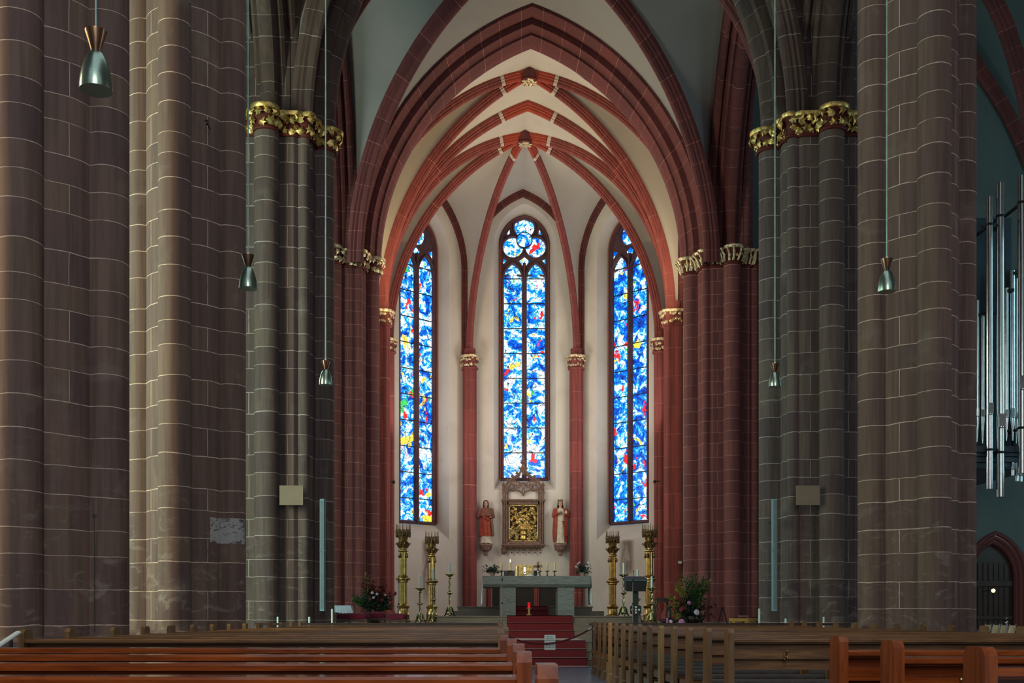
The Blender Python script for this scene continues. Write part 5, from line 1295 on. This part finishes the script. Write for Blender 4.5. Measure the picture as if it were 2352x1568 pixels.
def wood_stool(label, x0, x1, ytop, D, z0):
    w = (x1-x0)*D/F; h = PZ(ytop, D)-z0; t = thing('wooden_stool', label, 'stool', (PX((x0+x1)/2, D), D, z0), 0, 'yellow wooden stools')
    for a in (-1, 1):
        for y in (0, .32): m = B(); m.box(a*(w/2-.025)-.022, a*(w/2-.025)+.022, y, y+.04, 0, h-.06); m.build('leg', 'wood_pale_y', t, ang=0)
    m = B(); m.box(-w/2, w/2, -.005, .37, h-.10, h-.03); m.build('apron', 'wood_pale_y', t, ang=0)
    m = B(); m.box(-w/2+.02, w/2-.02, .01, .36, h-.03, h-.005); m.build('cushion', 'velvet', t, ang=0)
MAT['wood_pale_y'] = wood('wood_pale_y', (.50, .26, .04, 1), (.66, .40, .09, 1), .4, .2)
wood_stool('yellow wooden stool left of the tall white candle, right side', 1683, 1718, 1416, 23.6, .49)
wood_stool('yellow wooden stool partly hidden by the right crossing pillar', 1719, 1750, 1416, 24.1, .49)
zt = PZ(1416, 23.8)
m = B((PX(1709, 23.8), 23.8, zt)); m.box(-.09, .09, 0, .16, .0, .03); tag(m.build('hymn_book', 'velvet_pink' if 'velvet_pink' in MAT else 'carved_pink', ang=0), 'closed pinkish book lying on the yellow wooden stool', 'book')
# music stand legs / folding stand
D = 25.4; t = thing('folding_stand', 'black folding stand with crossed legs in front of the red choir pillar', 'stand', (PX(1660, D), D, .83))
for a in (-1, 1):
    m = B(); m.tube([(a*.10, .0, 0), (a*.02, .0, PZ(1398, D)-.83), (-a*.0+a*.035, 0, PZ(1392, D)-.83)], .013, 6); m.build('leg', 'iron', t)
m = B(); m.sph((0, 0, PZ(1397, D)-.83), .03, 8, 6, (1.2, .7, .8)); m.build('joint', 'iron', t)
# ------------------------------------------------------------------ small side tables and urn right
D = 27.5; t = thing('console_table', 'dark small table with curved legs behind the right flowers', 'table', (PX(1523, D), D, .83)); h = PZ(1373, D)-.83; w = 17*D/F
m = B(); m.box(-w, w, 0, .4, h-.03, h); m.box(-w+.03, w-.03, .02, .38, h-.10, h-.03); m.build('tabletop', 'wood_dark', t, ang=0)
for a in (-1, 1):
    for y in (.03, .37): m = B(); m.tube([(a*(w-.04), y, h-.08), (a*(w-.01), y, h*.7), (a*(w-.06), y, h*.3), (a*(w-.03), y, 0)], lambda f: .024-.009*f, 8); m.build('leg', 'wood_dark', t)
D = 26.2; t = thing('carved_pedestal', 'low dark carved pedestal with a small gabled lantern right of the candelabra', 'pedestal', (PX(1537, D), D, .83))
m = B(); hh_ = PZ(1421, D)-.83
m.lathe([(.16, 0), (.18, .02), (.12, .05)], seg=16); m.box(-.2, .2, -.12, .12, hh_*.2 if hh_ > .1 else .02, max(hh_, .08)); m.build('base', 'wood_dark', t)
m = B(); a_ = max(hh_, .08); b_ = PZ(1389, D)-.83; m.lathe([(.09, a_), (.05, a_+.04), (.04, b_-.14)], seg=8); m.box(-.06, .06, -.05, .05, b_-.15, b_-.06); m.lathe([(.10, b_-.06), (.06, b_-.03), (.0, b_)], seg=4); m.build('lantern', 'wood_dark', t, ang=20)
m = B((PX(1533, 25.2), 25.2, 1.0 if False else .83)); m.lathe([(.024, 0), (.024, PZ(1424, 25.2)-.83+.02), (.012, PZ(1422, 25.2)-.83+.03), (.002, PZ(1421, 25.2)-.83+.04)], seg=12); tag(m.build('pink_candle', 'flower_pink'), 'small pink candle below the right flower arrangement', 'candle')
# ------------------------------------------------------------------ large flower arrangements
def arrangement(name, label, px, D, z0, vase, clusters, blooms, seed):
    random.seed(seed); t = thing(name, label, 'flowers', (PX(px, D), D, z0)); L0 = Vector(t.location)
    m = B(); vr, vh = vase; m.lathe([(vr*.7, 0), (vr*.75, .01), (vr, vh*.6), (vr*.9, vh), (vr*.8, vh), (vr*.7, vh*.5)], seg=24); m.build('vase', 'wood_dark', t)
    src = Vector((0, 0, vh))
    for (mat, kind, size, pts, n, spread, leafs) in clusters:
        m = B()
        for (cx_, cy_) in pts:
            tip = P(cx_, cy_, D)-L0
            for k in range(n):
                e = tip+Vector((random.gauss(0, spread), random.gauss(0, spread*1.1), random.gauss(0, spread))); st_ = src.lerp(e, random.uniform(.25, .6))
                sprig(m, st_, (e-st_), (e-st_).length, leafs, size, kind, droop=.15)
        for q in ((0, 0),): m.tube([src-Vector((0, 0, vh*.6)), src+Vector((0, 0, .05))], .02, 6)
        m.build('foliage', mat, t, ang=0)
    for (mat, cx_, cy_, r) in blooms:
        m = B(); c_ = P(cx_, cy_, D-.42)-L0; bloom(m, c_, r*.88, Vector((random.uniform(-.4, .4), -1, .3)))
        m.build('blossom', mat, t, ang=40)
        m = B(); m.tube([c_+Vector((0, .02, 0)), (c_+src)/2+Vector((0, .02, -.03)), src], .006, 5); m.build('stem', 'leaf_dark', t)
    return t
arrangement('flower_arrangement', 'tall mixed arrangement of green branches, peonies and red roses, right', 1590, 25.6, .83, (.17, .16), [
    ('leaf', 1, .085, [(1588, 1322), (1592, 1340), (1596, 1358), (1615, 1330), (1610, 1350), (1604, 1368), (1600, 1385)], 9, .08, 12),
    ('leaf_yellow', 1, .07, [(1556, 1335), (1560, 1350), (1545, 1372), (1535, 1380), (1622, 1330), (1545, 1413)], 7, .07, 12),
    ('leaf_dark', 1, .08, [(1575, 1365), (1590, 1380), (1570, 1385), (1585, 1400), (1605, 1400), (1575, 1412), (1600, 1415), (1560, 1400), (1590, 1425), (1575, 1425)], 10, .10, 11),
    ('leaf_red', 2, .10, [(1560, 1375), (1565, 1385), (1600, 1383), (1612, 1385), (1625, 1390), (1635, 1420)], 5, .09, 9)],
    [('flower_red', 1588, 1351, .045), ('flower_red', 1578, 1368, .04), ('flower_red', 1556, 1373, .06), ('flower_pink', 1583, 1384, .055), ('flower_red', 1570, 1396, .07), ('flower_red', 1546, 1400, .05), ('flower_white', 1600, 1406, .085),
     ('flower_pink', 1566, 1428, .085), ('flower_white', 1541, 1427, .05), ('flower_red', 1565, 1400, .06)], 21)
arrangement('flower_arrangement', 'wide arrangement of dark leaves, white and red flowers left of the candelabra', 862, 27.0, .83, (.20, .22), [
    ('leaf', 1, .08, [(822, 1375), (830, 1380), (842, 1368), (820, 1380)], 8, .07, 12),
    ('leaf_dark', 1, .08, [(850, 1370), (865, 1375), (880, 1382), (858, 1385), (840, 1385), (888, 1390), (870, 1360), (893, 1375)], 9, .10, 11),
    ('leaf_red', 2, .11, [(845, 1335), (850, 1345), (862, 1352), (872, 1350), (880, 1360), (838, 1330)], 6, .08, 10),
    ('leaf_yellow', 2, .09, [(843, 1325), (840, 1340), (890, 1385)], 4, .05, 9)],
    [('flower_white', 855, 1361, .045), ('flower_white', 866, 1364, .04), ('flower_white', 858, 1372, .04), ('flower_red', 871, 1355, .05), ('flower_red', 878, 1378, .045), ('flower_red', 851, 1376, .04), ('flower_red', 907, 1363, .065), ('flower_white', 885, 1366, .03), ('flower_red', 898, 1387, .04)], 33)
# ------------------------------------------------------------------ organ
OD = 27.0; t = thing('pipe_organ', 'organ with tall shiny metal pipes on the right transept wall', 'organ', (PX(2300, OD), OD, PZ(1052, OD))); L0 = Vector(t.location)
MAT['organ_grey'] = simple('organ_grey', rgb(70, 88, 100), .55, 0, .12); MAT['organ_panel'] = simple('organ_panel', rgb(46, 60, 74), .6)
MAT['pipe'] = simple('pipe', (.70, .78, .80, 1), .16, 1, .08)
def opipe(px, yt, yb, wpx, dep=0, foot=True, mouth=None):
    D = OD+dep; r = wpx/2*D/F; c_ = Vector((PX(px, D), D, 0))-Vector((L0.x, L0.y, 0)); zt_ = PZ(yt, D)-L0.z; zb_ = PZ(yb, D)-L0.z
    m = B(); pr = [(r*.99, zb_), (r, zb_+.01), (r, zt_), (r*.9, zt_), (r*.9, zt_-.2)] if foot else [(r*.25, zb_), (r, zb_+.55), (r, zt_), (r*.9, zt_), (r*.9, zt_-.2)]
    m.lathe(pr, c_, 20); o = m.build('organ_pipe', 'pipe', t)
    my = mouth if mouth else None; zm = (PZ(my, D)-L0.z) if my else zb_+.75
    m = B(); m.box(c_.x-r*.75, c_.x+r*.75, c_.y-r*1.18, c_.y-r*.8, zm, zm+r*3.2); m.sph((c_.x, c_.y-r*.75, zm), r*.8, 10, 6, (1, .5, .9)); m.build('pipe_mouth', 'chrome', o)
    return c_, r
bars = B()
for px, yt, yb, w_, mo, bl in ((2273, 453, 1123, 15, 950, (516, 1033)), (2297.5, 420, 1141, 18, 980, (497, 1039)), (2347, 405, 1087, 18, 893, (466, 983))):
    c_, r = opipe(px, yt, yb, w_, 0, True, mo)
    for y in bl: bars = B(); zz_ = PZ(y, OD)-L0.z; bars.lathe([(r*1.08, zz_-.03), (r*1.08, zz_+.03)], c_, 16); bars.box(c_.x-.03, c_.x+.03, c_.y, c_.y+1.0, zz_-.03, zz_+.03); bars.build('pipe_bracket', 'iron', t, ang=30)
for i, (px, yt, yb, w_, mo) in enumerate(((2257, 718, 1018, 9, 955), (2311.5, 662, 1012, 10, 957), (2325.5, 622, 1012, 12, 957), (2334, 640, 1018, 8, 960), (2244, 690, 1015, 10, 955), (2230, 640, 1015, 12, 955), (2364, 610, 1018, 11, 955), (2378, 640, 1018, 10, 955))): opipe(px, yt, yb, w_, .35, False, mo)
for px, yt, yb in ((2326, 1050, 1092), (2336, 1050, 1105), (2345, 1060, 1106)): opipe(px, yt, yb, 8, .4, True, yb-15)
zz = lambda y: PZ(y, OD)-L0.z; xx = lambda px: PX(px, OD+.5)-L0.x
for a_, b_, c_, e_ in ((2245, 2275, 716, 710), (2306, 2319, 662, 655), (2317, 2332, 622, 616), (2262, 2286, 522, 512)): bars = B(); bars.box(xx(a_), xx(b_), .25, .3, zz(c_), zz(e_)); bars.build('cross_bar', 'iron', t, ang=0)
m = B(); m.box(xx(2200), xx(2420), .15, .9, zz(1035), zz(1022)); m.box(xx(2200), xx(2420), .25, .9, zz(1044), zz(1036)); m.box(xx(2215), xx(2400), .3, .9, zz(1056), zz(1045)); m.box(xx(2215), xx(2350), .4, .9, zz(1066), zz(1057)); m.build('windchest', 'organ_grey', t, ang=0)
m = B(); m.box(xx(2200), xx(2334), .75, 1.6, zz(1040), zz(475)); m.box(xx(2337), xx(2420), .6, 1.6, zz(1040), zz(600)); m.box(xx(2210), xx(2400), 1.0, 5.9, zz(1066), zz(1040)); m.build('organ_case', 'organ_panel', t, ang=0)
# ------------------------------------------------------------------ pale chairs and lamp near the doorway
def pale_chair(label, px, D, n):
    t = thing('wooden_chair', label, 'chair', (12.62, D, 0), PI/2, 'pale wooden chairs near the doorway')
    for a in (-1, 1):
        m = B(); m.tube([(a*.175, .40, 0), (a*.175, .38, .44)], .014, 6); m.build('leg', 'chrome', t)
        m = B(); m.tube([(a*.175, -.06, 0), (a*.175, .0, .44), (a*.16, -.09, .80)], .012, 6); m.build('leg', 'chrome', t)
    m = B(); m.loft([[(-.19, 0, .44), (.19, 0, .44), (.19, .42, .46), (-.19, .42, .46)], [(-.19, 0, .455), (.19, 0, .455), (.19, .42, .475), (-.19, .42, .475)]], True, True, True); m.build('seat', 'wood_pale', t, ang=0)
    m = B(); rings = []
    for z_ in (.50, .58, .66, .73, .77):
        w_ = .19 if z_ < .75 else .17; rings.append([(w_*(k/8-.5)*2, -.02-.26*(z_-.5)+.04*(1-((k/8-.5)*2)**2)*-1, z_) for k in range(9)]+[(w_*(k/8-.5)*2, -.005-.26*(z_-.5)+.04*(1-((k/8-.5)*2)**2)*-1, z_) for k in range(8, -1, -1)])
    m.loft(rings, True, True, True); m.build('backrest', 'wood_pale', t)
for i, (px, lb) in enumerate(((2262, 'pale wooden chair nearest the big right pillar'), (2281, 'second pale wooden chair from the pillar, below the doorway lamp'), (2299, 'third pale wooden chair from the pillar'), (2318, 'pale wooden chair farthest from the pillar, below the small silver figure'))): pale_chair(lb, px, 12.62*F/(px-VX), i)
D = 32.5; t = thing('round_lamp', 'small glowing round lamp in the dark pointed doorway', 'lamp', P(2281.5, 1356, D))
m = B(); m.sph((0, 0, 0), .058, 16, 10); m.build('globe', 'glow_warm', t); m = B(); m.tube([(0, .03, 0), (0, .75, 0)], .012, 6); m.build('bracket', 'iron', t)
D = 26.0; t = thing('silver_figure', 'small silver figure on a thin pole above the pale chairs', 'figure', (PX(2312, D), D, 0)); h0 = PZ(1434, D); h1 = PZ(1417, D)
m = B(); m.lathe([(.12, 0), (.12, .015), (.01, .03), (.009, h0)], seg=12); m.build('pole', 'chrome', t)
m = B(); m.sph((0, 0, h0+.04), .028, 10, 8, (1, .8, 1.6)); m.sph((0, 0, h1-.02), .02, 10, 8); m.sph((.03, 0, h0+.08), .013, 8, 6); m.sph((-.028, 0, h0+.05), .013, 8, 6); m.build('figure_body', 'chrome', t)
# ------------------------------------------------------------------ small fittings on walls and pillars
for px, py, D, lb in ((903, 1107, 38.6, 'small metal wall hook left of the left window'), (1505, 1106, 38.6, 'small metal wall hook right of the right window')):
    m = B(P(px, py, D)); s_ = 1 if px < 1200 else -1; m.tube([(-s_*.16, .0, .03), (0, -.03, 0), (s_*.05, -.05, .04), (s_*.07, -.05, .0), (s_*.05, -.05, -.05), (0, -.04, -.03)], .018, 6); m.box(-.03, .03, -.04, -.01, -.05, .05); tag(m.build('wall_hook', 'iron', ang=30), lb, 'hook', 'wall hooks')
m = B(P(474, 281, 15.05)); m.sph((0, .02, 0), .028, 8, 6); m.tube([(-.03, 0, .02), (0, -.04, .01), (.03, 0, .03)], .008, 6); m.tube([(0, .0, 0), (0, .2, 0)], .01, 6); tag(m.build('pillar_hook', 'iron'), 'small black iron hook high on the second left pillar', 'hook')
m = B(P(216, 1184, 10.28)); m.box(-.011, .011, -.01, .05, -.016, .016); m.tube([(0, .01, -.015), (-.003, .02, -.6), (0, .02, -1.1)], .004, 5); tag(m.build('cable_clip', 'black', ang=0), 'thin black cable with small clip down the leftmost pillar', 'cable')
m = B(P(1562, 1291, 35.5)); m.box(-.05, .05, -.03, .20, -.04, .04); tag(m.build('white_box', 'paper', ang=0), 'small white box on the white wall strip beside the right choir pillar', 'box')
# pale handrail at the lower left edge
t = thing('handrail', 'pale slanted rail at the lower left corner beside the first pew post', 'rail', (P(20, 1470, 7.2).x, 7.2, 0))
L0 = Vector(t.location); a = P(-30, 1500, 6.7)-L0; b = P(42, 1452, 7.25)-L0
m = B(); m.tube([a, b], .02, 8, flat=.6); m.build('rail', 'paper', t); m = B(); m.tube([b-Vector((.05, 0, .03)), (b.x-.05, b.y, 0)], .014, 8); m.tube([a, (a.x, a.y, 0)], .014, 8); m.build('post', 'iron', t)
